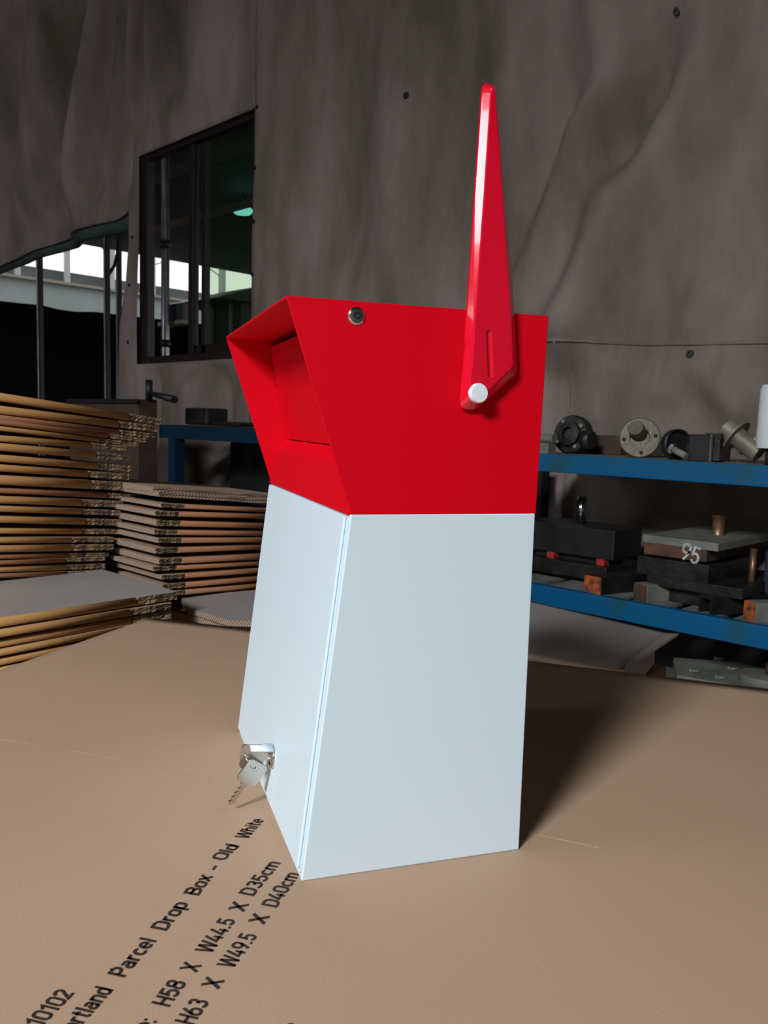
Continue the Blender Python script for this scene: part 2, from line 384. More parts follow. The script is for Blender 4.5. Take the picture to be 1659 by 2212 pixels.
# rolled-up lower edge of the left tarpaulin over the opening
b = MB(); cols = lin(OPEN[0][0]-.6, OX, 70); g = []
for x in cols:
    zt = interp(OPEN, x); k = (x-cols[0])/(cols[-1]-cols[0]); R = .022+.036*k
    yc = tarp_y(x, zt)+.035+R*.5
    g.append([b.bm.verts.new((x, yc+R*.75*math.sin(a), zt-R*.75+.03+R*1.0*math.cos(a))) for a in lin(0, 2*math.pi*.96, 18)])
for a, c in zip(g, g[1:]):
    for i in range(18): b.bm.faces.new((a[i], c[i], c[i+1], a[i+1])).smooth = True
b.build('rolled_hem', 'tarpback', lt)['label'] = 'dark green rolled-up edge over the opening'

# ---------------------------------------------------------------- window
YF = YC+.055
win = bpy.data.objects.new('window_1', None); COL.objects.link(win); win.location = (0, 0, 0); win['kind'] = 'structure'
win['label'] = 'dark sliding window with one green glass pane'; win['category'] = 'window'
def bar(m, xa, xb, za, zb, y=YF, d=.05): m.box(((xa+xb)/2, y, (za+zb)/2), (abs(xb-xa), d, abs(zb-za)))
def wx(px): return xz(px, 600)[0]
b = MB(); t = .045
bar(b, WX0-.03, WX0+.065, WZB-.03, WZT+.03); bar(b, WX1-.05, WX1+.03, WZB-.03, WZT+.03); bar(b, WX0+.065, WX1-.05, WZB-.03, WZB+t); bar(b, WX0+.065, WX1-.05, WZT-t*.6, WZT+.03)
b.build('window_frame', 'frame', win, bevel=.004)
b = MB(); xa, xb = wx(393), wx(420)
bar(b, xa, xa+.05, WZB+t, WZT-t*.6, YF+.005, .04); bar(b, xb-.025, xb+.02, WZB+t, WZT-t*.6, YF+.02, .03); bar(b, xa+.05, WX1-.05, WZB+t, WZB+t+.05, YF+.02, .03); bar(b, WX1-.09, WX1-.05, WZB+t+.05, WZT-.03, YF+.02, .03)
sash = b.build('sash', 'frame', win, bevel=.003)
b = MB(); bar(b, xb, WX1-.07, WZB+t+.03, WZT-.03, YF+.02, .005); b.build('pane', 'glass', sash)

# ---------------------------------------------------------------- outside the shed
b = MB(); b.box((-9, 12, -.06), (30, 18.4, .1)); struct(b.build('ground', 'concrete'))
# neighbouring roof: dark underside, notch open to the sky
c = on(180, 528, 2, 3.2)
b = MB(); b.prism([(-13.6, 2.95, 3.2), (4, 2.95, 3.2), (4, 18, 3.2), (c.x, 18, 3.2), (c.x, c.y, 3.2), (-13.6, c.y, 3.2)], (0, 0, .12))
o = b.build('yard_canopy', 'roof'); tag(o, 'dark corrugated canopy roof seen from below beyond the opening', 'roof')
def roof_beam(p0, p1, w_, h, m_, lab):
    q = MB(); d = V(p1)-V(p0); L = d.length; a = math.atan2(d.y, d.x); q.box((V(p0)+V(p1))/2, (L, w_, h), a); o = q.build('steel_beam', m_); return tag(o, lab, 'beam', None)
# beams seen through the left half of the window
p0 = on(300, 396, 1, 3.3); p1 = on(400, 374, 1, 3.3)
roof_beam((p0.x-.15, 3.3, (p0.z+p1.z)/2), (p1.x+2.0, 3.3, (p0.z+p1.z)/2), .06, .09, 'slate', 'dark blue steel beam crossing the upper left window opening')
p0 = on(300, 505, 1, 3.6); roof_beam((p0.x-.05, 3.6, p0.z), (p0.x+3.0, 3.6, p0.z), .05, .04, 'ledge', 'thin tan steel rail halfway up the window opening')
# pipe just outside
q = on(357, 640, 1, 3.05)
t = thing('downpipe', (q.x, 3.05, 0), 'galvanised vertical pipe standing just outside the window', 'pipe')
b = MB(); b.cyl((0, 0, 0), (0, 0, 3.19), .028, n=20); b.build('pipe', 'pipe', t)
for z in (2.28, 1.62): b = MB(); b.cyl((0, 0, z), (0, 0, z+.05), .035, n=20); b.build('collar', 'iron', t)
b = MB(); b.cyl((-.045, .03, .0), (-.045, .03, 3.19), .007, n=8); b.build('conduit', 'whitepost', t)
q0 = on(357, 659, 1, 3.12); q1 = on(396, 690, 1, 3.12)
b = MB(); b.box(((q0.x+q1.x)/2, 3.16, (q0.z+q1.z)/2), (abs(q1.x-q0.x), .08, abs(q0.z-q1.z))); t = b.build('junction_box', 'slate', bevel=.004); tag(t, 'small dark box beside the pipe outside the window', 'box')
b = MB(); b.box(((q0.x+q1.x)/2-.03, 3.155, min(q0.z, q1.z)-.015), (abs(q1.x-q0.x)+.09, .1, .025)); b.build('bracket', 'ledge', t)
# far building on x = -14
XB = -14.0
zp = on(150, 588, 0, XB).z; ztop = on(150, 588, 0, XB).z; zl = on(150, 615, 0, XB).z
bt = thing('factory_building', (XB, 8, 0), 'pale green building with grey parapet and white posts across the yard', 'building')
b = MB(); b.box((-.2, 1, zl/2), (.4, 20, zl)); b.build('wall', 'render', bt)
b = MB(); b.box((.03, 1, zl), (.16, 20, .045)); b.build('ledge', 'ledge', bt)
b = MB(); b.box((-.2, 1, (zl+ztop)/2+.02), (.12, 20, ztop-zl)); b.build('parapet', 'parapet', bt)
posts = []
for px in (36, 143, 240, 328, 478):
    q = on(px, 590, 0, XB); posts.append(q.y-8)
    m = MB(); m.box((.03, q.y-8, zl+.75), (.06, .085 if px != 478 else .13, 1.5)); m.build('post', 'whitepost', bt)
for ya, yb in zip(posts, posts[1:]):
    m = MB()
    m.cyl((.02, ya, zl+.55), (.02, yb, zl+1.25), .011, n=6); m.cyl((.02, ya, zl+1.25), (.02, yb, zl+.55), .011, n=6)
    m.build('cross_brace', 'whitepost', bt)
# dark posts carrying the canopy
for i, (px, wd, lab) in enumerate(((87, .045, 'leftmost dark canopy post beyond the opening'), (232, .045, 'dark canopy post with a forked top beyond the opening'), (258, .04, 'dark canopy post close to the hanging strip of tarpaulin'))):
    q = on(px, 600, 0, -9.3)
    t = thing('canopy_post', (q.x, q.y, 0), lab, 'post', 0)
    m = MB(); m.box((0, 0, 1.6), (wd, wd, 3.19)); m.build('shaft', 'black', t)
    m = MB(); m.box((-.01, -wd*.75, 1.6), (.02, .012, 3.19)); m.build('edge_strip', 'whitepost' if i == 2 else 'pipe', t)
    if i == 1:
        m = MB(); m.tube([(0, 0, 2.75), (0, .09, 2.9), (0, .13, 3.05), (0, .13, 3.19)], .02, 8); m.build('brace', 'black', t)
# sheeting fence, its shade painted near-black
FX = -9.9
m = MB(); top = [(-40, 646), (0, 650), (45, 655), (90, 659), (125, 668), (160, 673), (210, 674), (258, 680), (310, 686), (340, 689), (420, 698), (560, 716)]
P = [on(px, py, 0, FX) for px, py in top]
P = [V((FX, 3.0, P[0].z))]+P+[V((FX, P[-1].y+8, P[-1].z))]
m.prism([(FX, P[0].y, 0.0)]+[tuple(p) for p in P]+[(FX, P[-1].y, 0.0)], (-.03, 0, 0))
tag(m.build('sheet_fence', 'shaded_sheet'), 'sheeting fence, painted black for shade, hiding the lower part of the yard', 'fence')
# pale doors seen through the green pane
a = on(512, 625, 0, -8.2)
yh = thing('yard_hut', (-8.8, a.y+.8, 0), 'small dark hut with pale upright sheets behind the green pane', 'hut')
def yard_panel(pa, pb, name, m_='yellow', X=-9.0):
    a_, c_ = on(pa[0], pa[1], 0, X), on(pb[0], pb[1], 0, X)
    m = MB(); m.box((X+8.8, (a_.y+c_.y)/2-a.y-.8, a_.z/2), (.06, c_.y-a_.y, a_.z)); m.build(name, m_, yh)
yard_panel((445, 648), (463, 648), 'sheet_panel'); yard_panel((464, 648), (478, 648), 'sheet_panel'); yard_panel((498, 640), (508, 640), 'post', 'whitepost', -8.6)
m = MB(); m.prism([(.6, -1.05, a.z-.12), (.6, -.2, a.z+.15), (.6, .8, a.z+.15), (.6, .8, a.z-.12)], (-1.2, 0, 0)); m.build('roof', 'black', yh)
m = MB(); m.box((0, 0, (a.z-.12)/2), (.8, 1.2, a.z-.12)); m.build('body', 'black', yh)
# cyan lamp
a = on(524, 455, 1, 4.6)
t = thing('pendant_lamp', (a.x, a.y, a.z), 'glowing cyan lamp seen through the green window pane', 'lamp')
m = MB(); m.lathe((0, 0, 0), (0, 0, 1), [(0, -.035), (.07, -.03), (.10, 0), (.05, .05), (.02, .07), (0, .075)], 20); m.build('lit_shade', 'lamp', t, smooth=60)
m = MB(); m.cyl((0, 0, .07), (0, 0, max(.1, 3.2-a.z)), .006, n=8); m.build('cord', 'black', t)

# ---------------------------------------------------------------- work table and the carton on it
cA = on(324, 1333, 2, TAB); cL = on(0, 1447, 2, TAB); cR = on(1659, 1487, 2, TAB)
dL = (cL-cA).normalized(); dR = (cR-cA).normalized()
K0 = cA; K1 = cA + dL*1.75; K3 = cA + dR*1.30; K2 = K3 + dL*1.75
t = thing('work_table', (-.55, .12, 0), 'plain work table hidden beneath the large flat carton', 'table')
cm = (K0+K1+K2+K3)/4; t.location = (cm.x, cm.y, 0); ang = math.atan2(dR.y, dR.x); t.rotation_euler = (0, 0, ang)
m = MB(); m.box((0, 0, TAB-.033), (1.16, 1.38, .04)); m.build('tabletop', 'brownwood', t)
for sx in (-1, 1):
    for sy in (-1, 1): m = MB(); m.box((sx*.5, sy*.6, (TAB-.053)/2), (.05, .05, TAB-.053)); m.build('leg', 'black', t)
# carton: slightly uneven sheet
ct = thing('flattened_carton', (0, 0, TAB), 'large flat brown carton with black printed text under the mailbox', 'carton')
NXg, NYg = 60, 60; TH = .009
mb_c = MB0 + ROT @ V((.09, .15, 0))
def sag(p):
    d = (V((p.x, p.y, 0))-V((mb_c.x, mb_c.y, 0))).length
    return -.004*max(0, d-.35)**1.5*1.2
m = MB(); G = [[None]*(NYg+1) for _ in range(NXg+1)]; H = [[None]*(NYg+1) for _ in range(NXg+1)]
for i in range(NXg+1):
    for j in range(NYg+1):
        p = K0 + (K3-K0)*(i/NXg) + (K1-K0)*(j/NYg)
        z = sag(p); G[i][j] = m.bm.verts.new((p.x, p.y, z)); H[i][j] = m.bm.verts.new((p.x, p.y, z-TH))
for i in range(NXg):
    for j in range(NYg):
        m.bm.faces.new((G[i][j], G[i+1][j], G[i+1][j+1], G[i][j+1])).smooth = True
        m.bm.faces.new((H[i][j], H[i][j+1], H[i+1][j+1], H[i+1][j])).smooth = True
def rim(seq):
    for (a, c_) in zip(seq, seq[1:]):
        f = m.bm.faces.new((G[a[0]][a[1]], H[a[0]][a[1]], H[c_[0]][c_[1]], G[c_[0]][c_[1]])); f.material_index = 1
rim([(i, 0) for i in range(NXg+1)]); rim([(i, NYg) for i in range(NXg, -1, -1)]); rim([(0, j) for j in range(NYg, -1, -1)]); rim([(NXg, j) for j in range(NYg+1)])
m.build('board', ['kraft', 'cutedge'], ct)
# pressed crease line across the board
def crease(pts, wd):
    q = MB(); P = [on(px, py, 2, TAB) for px, py in pts]; L, R = [], []
    for a_, c_ in zip(P, P[1:]):
        for k in range(12):
            p = a_+(c_-a_)*k/12; d = (c_-a_).normalized(); n_ = V((-d.y, d.x, 0))
            z = sag(p)
            ww = wd*(.6+.6*abs(noise.noise(p*9)))
            L.append(q.bm.verts.new((p.x+n_.x*ww, p.y+n_.y*ww, z+.0002))); R.append(q.bm.verts.new((p.x-n_.x*ww, p.y-n_.y*ww, z+.0002)))
    for k in range(len(L)-1): q.bm.faces.new((L[k], R[k], R[k+1], L[k+1]))
    return q.build('crease', 'crease', ct)
crease([(-40, 1592), (130, 1618), (300, 1649), (490, 1690)], .0010)['label'] = 'faint crease line left of the mailbox'
crease([(1142, 1801), (1230, 1818), (1300, 1833)], .0016)['label'] = 'pale worn crease right of the mailbox'

# printed text: words placed on their measured baselines
def rloop(x0, y0, x1, y1, r=.22):
    P = []
    for cx_, cy_, a0_ in ((x1-r, y1-r, 0), (x0+r, y1-r, 90), (x0+r, y0+r, 180), (x1-r, y0+r, 270)):
        for k in range(6): a = math.radians(a0_+18*k); P.append((cx_+r*math.cos(a), cy_+r*math.sin(a)))
    return P+[P[0]]
def arc(cx_, cy_, rx, ry, a0_, a1_, n=8): return [(cx_+rx*math.cos(math.radians(a0_+(a1_-a0_)*k/n)), cy_+ry*math.sin(math.radians(a0_+(a1_-a0_)*k/n))) for k in range(n+1)]
GL = {
 'O': (.60, [rloop(.07, .065, .53, .935, .22)]), '0': (.54, [rloop(.07, .065, .47, .935, .195)]),
 'D': (.58, [[(.08, .065), (.08, .935), (.26, .935)]+arc(.26, .685, .24, .25, 90, 0)+arc(.26, .315, .24, .25, 0, -90)+[(.08, .065)]]),
 'B': (.57, [[(.08, .52), (.08, .935), (.29, .935)]+arc(.29, .7275, .18, .2075, 90, -90)+[(.08, .52)], [(.08, .52), (.08, .065), (.30, .065)]+arc(.30, .2925, .20, .2275, -90, 90)+[(.08, .52)]]),
 'P': (.54, [[(.08, 0), (.08, .935), (.28, .935)]+arc(.28, .68, .20, .255, 90, -90)+[(.08, .425)]]),
 'H': (.58, [[(.08, 0), (.08, 1)], [(.50, 0), (.50, 1)], [(.08, .5), (.50, .5)]]), 'X': (.56, [[(.05, 0), (.51, 1)], [(.05, 1), (.51, 0)]]),
 'W': (.84, [[(.05, 1), (.22, .0)], [(.22, .0), (.42, 1)], [(.42, 1), (.62, .0)], [(.62, .0), (.79, 1)]]), 'S': (.52, [[(.45, .80)]+arc(.26, .73, .18, .205, 40, 270)+arc(.26, .295, .20, .23, 90, -140)]),
 '5': (.54, [[(.46, .935), (.12, .935), (.10, .50)]+arc(.27, .325, .20, .26, 130, -150, 12)]), '8': (.54, [rloop(.09, .53, .45, .935, .17), rloop(.07, .065, .47, .53, .19)]),
 '3': (.54, [arc(.26, .73, .18, .205, 150, -90, 10), arc(.26, .295, .21, .23, 90, -150, 10)]), '4': (.56, [[(.40, 0), (.40, .55)], [(.30, 1), (.07, .24), (.53, .24)]]),
 '9': (.54, [rloop(.07, .43, .47, .935, .19), [(.465, .62), (.40, .38), (.22, 0)]]), '6': (.54, [rloop(.07, .065, .47, .57, .19), [(.075, .38), (.14, .62), (.32, 1)]]),
 '1': (.40, [[(.05, .74), (.27, .94), (.27, 0)]]), '2': (.54, [arc(.265, .72, .195, .215, 170, -20, 8)+[(.08, .065), (.49, .065)]]),
 '.': (.20, [[(.10, 0), (.10, .14)]]), ':': (.22, [[(.11, 0), (.11, .14)], [(.11, .5), (.11, .64)]]), '-': (.26, [[(.0, .40), (.26, .40)]]),
 'o': (.50, [rloop(.07, .06, .43, .66, .17)]), 'l': (.20, [[(.10, 0), (.10, 1)]]), 'i': (.20, [[(.10, 0), (.10, .72)], [(.10, .86), (.10, 1)]]),
 'r': (.35, [[(.08, 0), (.08, .72)], [(.08, .5)]+arc(.24, .5, .15, .16, 170, 60, 5)]), 't': (.33, [[(.14, .95), (.14, .14), (.2, .065), (.31, .065)], [(.02, .66), (.31, .66)]]),
 'a': (.49, [[(.09, .60)]+arc(.24, .52, .16, .14, 110, 0, 6)+[(.40, 0)], [(.40, .40), (.2, .40)]+arc(.2, .23, .13, .17, 90, 270, 8)+[(.30, .07), (.40, .16)]]),
 'n': (.50, [[(.08, 0), (.08, .72)], [(.08, .5)]+arc(.25, .48, .17, .18, 160, 0, 7)+[(.42, 0)]]), 'h': (.50, [[(.08, 0), (.08, 1)], [(.08, .5)]+arc(.25, .48, .17, .18, 160, 0, 7)+[(.42, 0)]]),
 'm': (.76, [[(.08, 0), (.08, .72)], [(.08, .5)]+arc(.23, .49, .15, .17, 160, 0, 7)+[(.38, 0)], [(.38, .5)]+arc(.53, .49, .15, .17, 160, 0, 7)+[(.68, 0)]]),
 'd': (.50, [[(.42, 0), (.42, 1)], rloop(.07, .06, .42, .66, .17)]), 'p': (.50, [[(.08, -.25), (.08, .72)], rloop(.08, .06, .43, .66, .17)]),
 'c': (.44, [arc(.25, .36, .18, .30, 45, 315, 14)]), 'e': (.49, [[(.08, .36), (.42, .36)]+arc(.25, .36, .18, .30, 0, 315, 14)]),
 'x': (.46, [[(.04, 0), (.42, .72)], [(.04, .72), (.42, 0)]]), 'z': (.44, [[(.05, .66), (.38, .66), (.06, .06), (.40, .06)]])}
def stroke_text(body, sw=.080):
    """returns (quads of 2-D points, width)"""
    x = 0; Q = []
    for ch in body:
        w_, strokes = GL[ch]
        for st in strokes:
            closed = (abs(st[0][0]-st[-1][0])+abs(st[0][1]-st[-1][1])) < 1e-6; n = len(st)
            L, Rr = [], []
            for k in range(n):
                p = st[k]
                a = st[k-1] if k > 0 else (st[-2] if closed else None); c = st[k+1] if k < n-1 else (st[1] if closed else None)
                d1 = V((p[0]-a[0], p[1]-a[1])).normalized() if a else None; d2 = V((c[0]-p[0], c[1]-p[1])).normalized() if c else None
                if d1 is None: d1 = d2
                if d2 is None: d2 = d1
                t_ = (d1+d2); t_ = t_.normalized() if t_.length > 1e-4 else d2
                nrm = V((-t_.y, t_.x)); m_ = sw/max(.5, nrm.dot(V((-d1.y, d1.x))))
                L.append((x+p[0]+nrm.x*m_, p[1]+nrm.y*m_)); Rr.append((x+p[0]-nrm.x*m_, p[1]-nrm.y*m_))
            for k in range(n-1): Q.append((L[k], Rr[k], Rr[k+1], L[k+1]))
        x += w_+.035
    return Q, x-.035
pH0, pH1 = on(365, 2177, 2, TAB), on(328, 2166, 2, TAB)
tdir = (on(606, 1864, 2, TAB)-on(365, 2177, 2, TAB)).normalized(); udir = V((-tdir.y, tdir.x, 0))
CAPH = abs((pH1-pH0).dot(udir))*1.02
def print_line(words, lab):
    q = MB()
    for wd in words:
        body, a, c_ = wd[:3]; Q, wid = stroke_text(body)
        if a is not None and c_ is not None:
            A, C = on(*a, 2, TAB), on(*c_, 2, TAB); d = (C-A).normalized(); sx = (C-A).length/wid
        elif a is not None: A = on(*a, 2, TAB); d = tdir; sx = CAPH
        else: d = tdir; sx = CAPH; A = on(*c_, 2, TAB)-d*wid*sx
        u = V((-d.y, d.x, 0)).lerp(udir, .6).normalized()
        for qd in Q:
            vs = []
            for (x, y) in qd:
                p = A+d*(x*sx)+u*(y*CAPH); vs.append(q.bm.verts.new((p.x, p.y, sag(p)+.0004)))
            q.bm.faces.new(vs)
    bmesh.ops.recalc_face_normals(q.bm, faces=q.bm.faces)
    for f in q.bm.faces:
        if f.normal.z < 0: f.normal_flip()
    me_n = 'printed_text'; me = bpy.data.meshes.new(me_n); q.bm.to_mesh(me); q.bm.free(); me.materials.append(MT['ink'])
    o = bpy.data.objects.new(me_n, me); COL.objects.link(o); o.parent = ct; o['label'] = lab; return o
print_line([('10102', None, (162, 2145))], 'printed digits 10102')
print_line([('Portland', None, (245, 2139)), ('Parcel', (268, 2113), (339, 2032)), ('Drop', (358, 2012), (408, 1953)), ('Box', (428, 1936), (460, 1894)), ('-', (472, 1882), (479, 1873)), ('Old', (484, 1860), (518, 1828)), ('White', (535, 1813), (571, 1772))], 'printed words Portland Parcel Drop Box - Old White')
print_line([('Size:', None, (340, 2206)), ('H58', (365, 2177), (404, 2124)), ('X', (424, 2102), (436, 2086)), ('W44.5', (456, 2061), (510, 1989)), ('X', (526, 1971), (538, 1954)), ('D35cm', (547, 1937), (607, 1865))], 'printed size line H58 X W44.5 X D35cm')
print_line([('H63', None, (453, 2165)), ('X', (472, 2138), (485, 2119)), ('W49.5', (504, 2093), (557, 2022)), ('X', (570, 1998), (583, 1980)), ('D40cm', (597, 1962), (648, 1889))], 'printed size line H63 X W49.5 X D40cm')
print_line([('8', (655, 2236), None)], 'printed digit at the lower frame edge')

# ---------------------------------------------------------------- the mailbox
W, D, HS, HT = .3055, .178, .271, .420
mbx = thing('mailbox', MB0, 'white and red metal letterbox with a raised red flag on the brown carton', 'mailbox', BANG)
b = MB(); b.prism([(0, 0, 0), (D, 0, 0), (D, 0, HS), (.0306, 0, HS)], (0, W, 0)); b.build('body', 'white', mbx, bevel=.0011, seg=3)['label'] = 'white tapering lower body'
fx = lambda z: .0306*z/HS
ndir = V((-.271, 0, .0306)).normalized()
def fpt(y, z, off=0): return V((fx(z), y, z)) + ndir*off
b = MB(); b.prism([fpt(.0085, .006, .0002), fpt(W-.001, .006, .0002), fpt(W-.001, .2690, .0002), fpt(.0085, .2690, .0002)], ndir*.0022)
door = b.build('door', 'white', mbx, bevel=.0008, seg=3); door['label'] = 'white front door panel'
# red hood shell
S = .002
side = [(.0306, 0, HS), (D+.0003, 0, HS), (D+.003, 0, HT), (-.0187, 0, HT)]
b = MB()
b.prism(side, (0, S, 0)); b.prism([(x, W-S, z) for x, y, z in side], (0, S, 0))
b.prism([(-.0187, S, HT), (D+.003, S, HT), (D+.003, S, HT-S), (-.0184, S, HT-S)], (0, W-2*S, 0))
b.prism([(D+.003, S, HT-S), (D+.003-S, S, HT-S), (D-S, S, HS), (D, S, HS)], (0, W-2*S, 0))
b.build('hood', 'red', mbx, bevel=.0005, seg=2)['label'] = 'red upper hood'
b = MB(); b.prism([(.0283, S, HS-.0006), (.0283, S, HS+.001), (.0318, S, .3063), (.0465, S, .3167), (.0465, S, .3147), (.0345, S, .3050), (.0325, S, HS)], (0, W-2*S, 0))
b.build('slot_sill', 'red', mbx, bevel=.0006)['label'] = 'red sloping lip below the opening'
b = MB(); b.prism([(.0462, S+.0015, .3172), (.0260, S+.0015, .4112), (.0275, S+.0015, .4116), (.0480, S+.0015, .3175)], (0, W-2*S-.003, 0))
b.build('flap', 'red', mbx, bevel=.0004)['label'] = 'red inner flap closing the slot'
# screw
b = MB(); b.lathe((.0311, .0003, .4097), (0, -1, 0), [(.0062, 0), (.0062, .0008), (.0050, .0018), (.0026, .0020), (.0018, .0006), (0, .0006)], 24)
sc_ = b.build('screw', 'steel', mbx, smooth=35)
b = MB(); b.lathe((.0311, .0003, .4097), (0, -1, 0), [(.0022, .0005), (.0022, .0021), (0, .0021)], 6); b.build('socket', 'darkhole', sc_)
# flag: pressed plastic with chamfered rim
outer = [(.1199, .5763), (.1178, .5735), (.1172, .5690), (.1149, .4980), (.1119, .3990), (.1124, .3940), (.1108, .3700), (.1098, .3530), (.1112, .3492), (.1150, .3478), (.1215, .3483), (.1250, .3500),
         (.1535, .3745), (.1551, .3785), (.1548, .3840), (.1499, .4263), (.1300, .5690), (.1290, .5735), (.1262, .5763)]
inner = [(.1230, .5716), (.1222, .5706), (.1219, .5680), (.1201, .4980), (.1165, .4035), (.1167, .3965), (.1156, .3745), (.1150, .3600), (.1156, .3566), (.1172, .3555), (.1215, .3556), (.1235, .3566),
         (.1473, .3790), (.1484, .3820), (.1480, .3860), (.1443, .4262), (.1256, .5672), (.1250, .5704), (.1240, .5716)]
inner = [(x-.0008, z-.0003) for x, z in inner]
m = MB(); yb, yt = -.0018, -.0108
o0 = [m.bm.verts.new((x, yb, z)) for x, z in outer]; o1 = [m.bm.verts.new((x, yb-.002, z)) for x, z in outer]; i1 = [m.bm.verts.new((x, yt, z)) for x, z in inner]
n = len(outer)
for k in range(n):
    j = (k+1) % n
    m.bm.faces.new((o0[k], o0[j], o1[j], o1[k])); m.bm.faces.new((o1[k], o1[j], i1[j], i1[k]))
m.bm.faces.new(o0[::-1]); m.bm.faces.new(i1)
flag = m.build('flag', 'redgloss', mbx); flag['label'] = 'glossy red tapering flag'
c = MB(); a0, a1 = V((.1272, 0, .4050)), V((.1302, 0, .3720)); dd = (a1-a0).normalized(); nn = V((-dd.z, 0, dd.x))*.0019
c.prism([a0+nn+V((0, -.0088, 0)), a1+nn+V((0, -.0088, 0)), a1-nn+V((0, -.0088, 0)), a0-nn+V((0, -.0088, 0))], (0, -.006, 0)); cut = c.build('cut', 'redgloss')
bm_ = flag.modifiers.new('slot', 'BOOLEAN'); bm_.object = cut; bm_.operation = 'DIFFERENCE'; bm_.solver = 'EXACT'
cut.parent = mbx
bpy.context.view_layer.update()
dg = bpy.context.evaluated_depsgraph_get(); nm = bpy.data.meshes.new_from_object(flag.evaluated_get(dg)); flag.modifiers.clear(); flag.data = nm; bpy.data.objects.remove(cut)
bv = flag.modifiers.new('bevel', 'BEVEL'); bv.width = .0009; bv.segments = 3; bv.limit_method = 'ANGLE'; bv.angle_limit = math.radians(18)
pv = V((.1212, 0, .3600))
b = MB(); b.lathe((pv.x-.0006, -.0106, pv.z-.0002), (0, -1, 0), [(.0068, -.006), (.0072, 0), (.0072, .0022), (.0064, .0034), (0, .0036)], 40)
b.build('pivot_cap', 'whiteplastic', flag, smooth=40)['label'] = 'round white pivot cap'
# lock
LY, LZ = .127, .0440
lp = fpt(LY, LZ, .0024)
b = MB(); b.lathe(lp, ndir, [(.0096, 0), (.0100, .0012), (.0092, .0026), (.0074, .0030), (.0070, .0022), (.0, .0022)], 36); lock = b.build('lock', 'steel', mbx, smooth=50)
# keys: one in the lock, one hanging on the ring
def to_room(p): return MB0 + ROT @ V(p)
def key_pts(cx_, hw, hh, n_=5, r=.004):
    P = []
    for sx, sz, a0_ in ((1, 1, 0), (-1, 1, 90), (-1, -1, 180), (1, -1, 270)):
        for k in range(n_+1):
            a = math.radians(a0_+90*k/n_); P.append((cx_+sx*(hw-r)+r*math.cos(a), sz*(hh-r)+r*math.sin(a)))
    return P
def make_key(name, label, origin, xd, zd, blade_len, bow=(.0105, .0112)):
    """local x runs from blade tip (0) to bow; origin in room frame"""
    xd, zd = V(xd).normalized(), V(zd).normalized(); yd = zd.cross(xd).normalized(); zd = xd.cross(yd)
    e = thing(name, origin, label, 'key'); R = Matrix((xd, yd, zd)).transposed(); e.rotation_euler = R.to_euler()
    hw, hh = bow; t_ = .0009
    q = MB(); P = key_pts(blade_len+hw, hw, hh); hc = (blade_len+hw*1.45, 0); nn_ = len(P)
    hr = .0022; Hh = []
    for (x, z) in P:
        d = V((x-hc[0], z-hc[1])); d.normalize(); Hh.append((hc[0]+d.x*hr, hc[1]+d.y*hr))
    layers = []
    for y in (-t_, t_):
        layers.append(([q.bm.verts.new((x, y, z)) for x, z in P], [q.bm.verts.new((x, y, z)) for x, z in Hh]))
    for k in range(nn_):
        j = (k+1) % nn_
        (a, ah), (c_, ch) = layers
        q.bm.faces.new((a[k], a[j], ah[j], ah[k])); q.bm.faces.new((c_[k], ch[k], ch[j], c_[j]))
        q.bm.faces.new((a[k], c_[k], c_[j], a[j])); q.bm.faces.new((ah[k], ah[j], ch[j], ch[k]))
    q.build('bow', 'keysteel', e, bevel=.0003)
    q = MB(); pts = [(0, -.0006), (.0025, -.0030)]; x = .0025; kk = 0
    while x < blade_len-.004: x += .0022; pts.append((x, -.0012 if kk % 2 == 0 else -.0030)); kk += 1
    pts += [(blade_len-.002, -.0036), (blade_len+.001, -.0036), (blade_len+.001, .0036), (blade_len-.002, .0036), (blade_len-.004, .0028), (.0025, .0028)]
    q.prism([(a_, -t_*.8, c_) for a_, c_ in pts], (0, 2*t_*.8, 0)); q.build('blade', 'keysteel', e)
    return e
# inserted key: blade inside the lock, bow standing out from the door
kx = ROT @ ndir; base = to_room(lp) + kx*(-.016)
make_key('key', 'small nickel key turned in the lock of the white door', base+kx*.0, kx, ROT @ V((.06, -.12, 1)), .024)
bowc = base + kx*(.024+.0105*1.45)
# hanging key measured on the vertical plane through the lock
hb = onb(545, 1669, 1, LY-.004); ht_ = onb(495, 1738, 1, LY-.004)
hbow = to_room(hb); htip = to_room(ht_)
hx = (hbow-htip).normalized(); L_ = (hbow-htip).length
make_key('key', 'spare nickel key hanging from the ring below the lock', htip, hx, ROT @ V((.65, .25, -.35)), L_-.0105)
hole = htip + hx*(L_+.0045)
rc = (bowc+hole)/2; rr_ = max(.0085, (bowc-hole).length/2+.001); ax = (hole-bowc).normalized(); sd = ROT @ V((.35, 1, 0)); sd = (sd-ax*sd.dot(ax)).normalized()
q = MB(); q.tube([rc + ax*rr_*math.cos(a) + sd*rr_*.62*math.sin(a) for a in lin(0, 2*math.pi*47/48, 47)], .0007, 8, closed=True)
tag(q.build('key_ring', 'steel'), 'thin steel ring joining the two keys at the lock', 'ring')
# flipped-up dust cover above the lock
q = MB(); cv = []
for k in range(9):
    a = math.radians(-75+150*k/8); cv.append((math.sin(a)*.0085, .0065+math.cos(a)*.0045))
A_, B_ = [], []
for (s_, h_) in cv: A_.append(q.bm.verts.new(lp + V((0, s_, h_)) + ndir*.001)); B_.append(q.bm.verts.new(lp + V((0, s_, h_)) + ndir*.021))
for k in range(8): q.bm.faces.new((A_[k], A_[k+1], B_[k+1], B_[k])).smooth = True
o = q.build('dust_cover', 'whiteplastic', mbx); o['label'] = 'curved dust cover above the lock'; sm = o.modifiers.new('t', 'SOLIDIFY'); sm.thickness = .0008

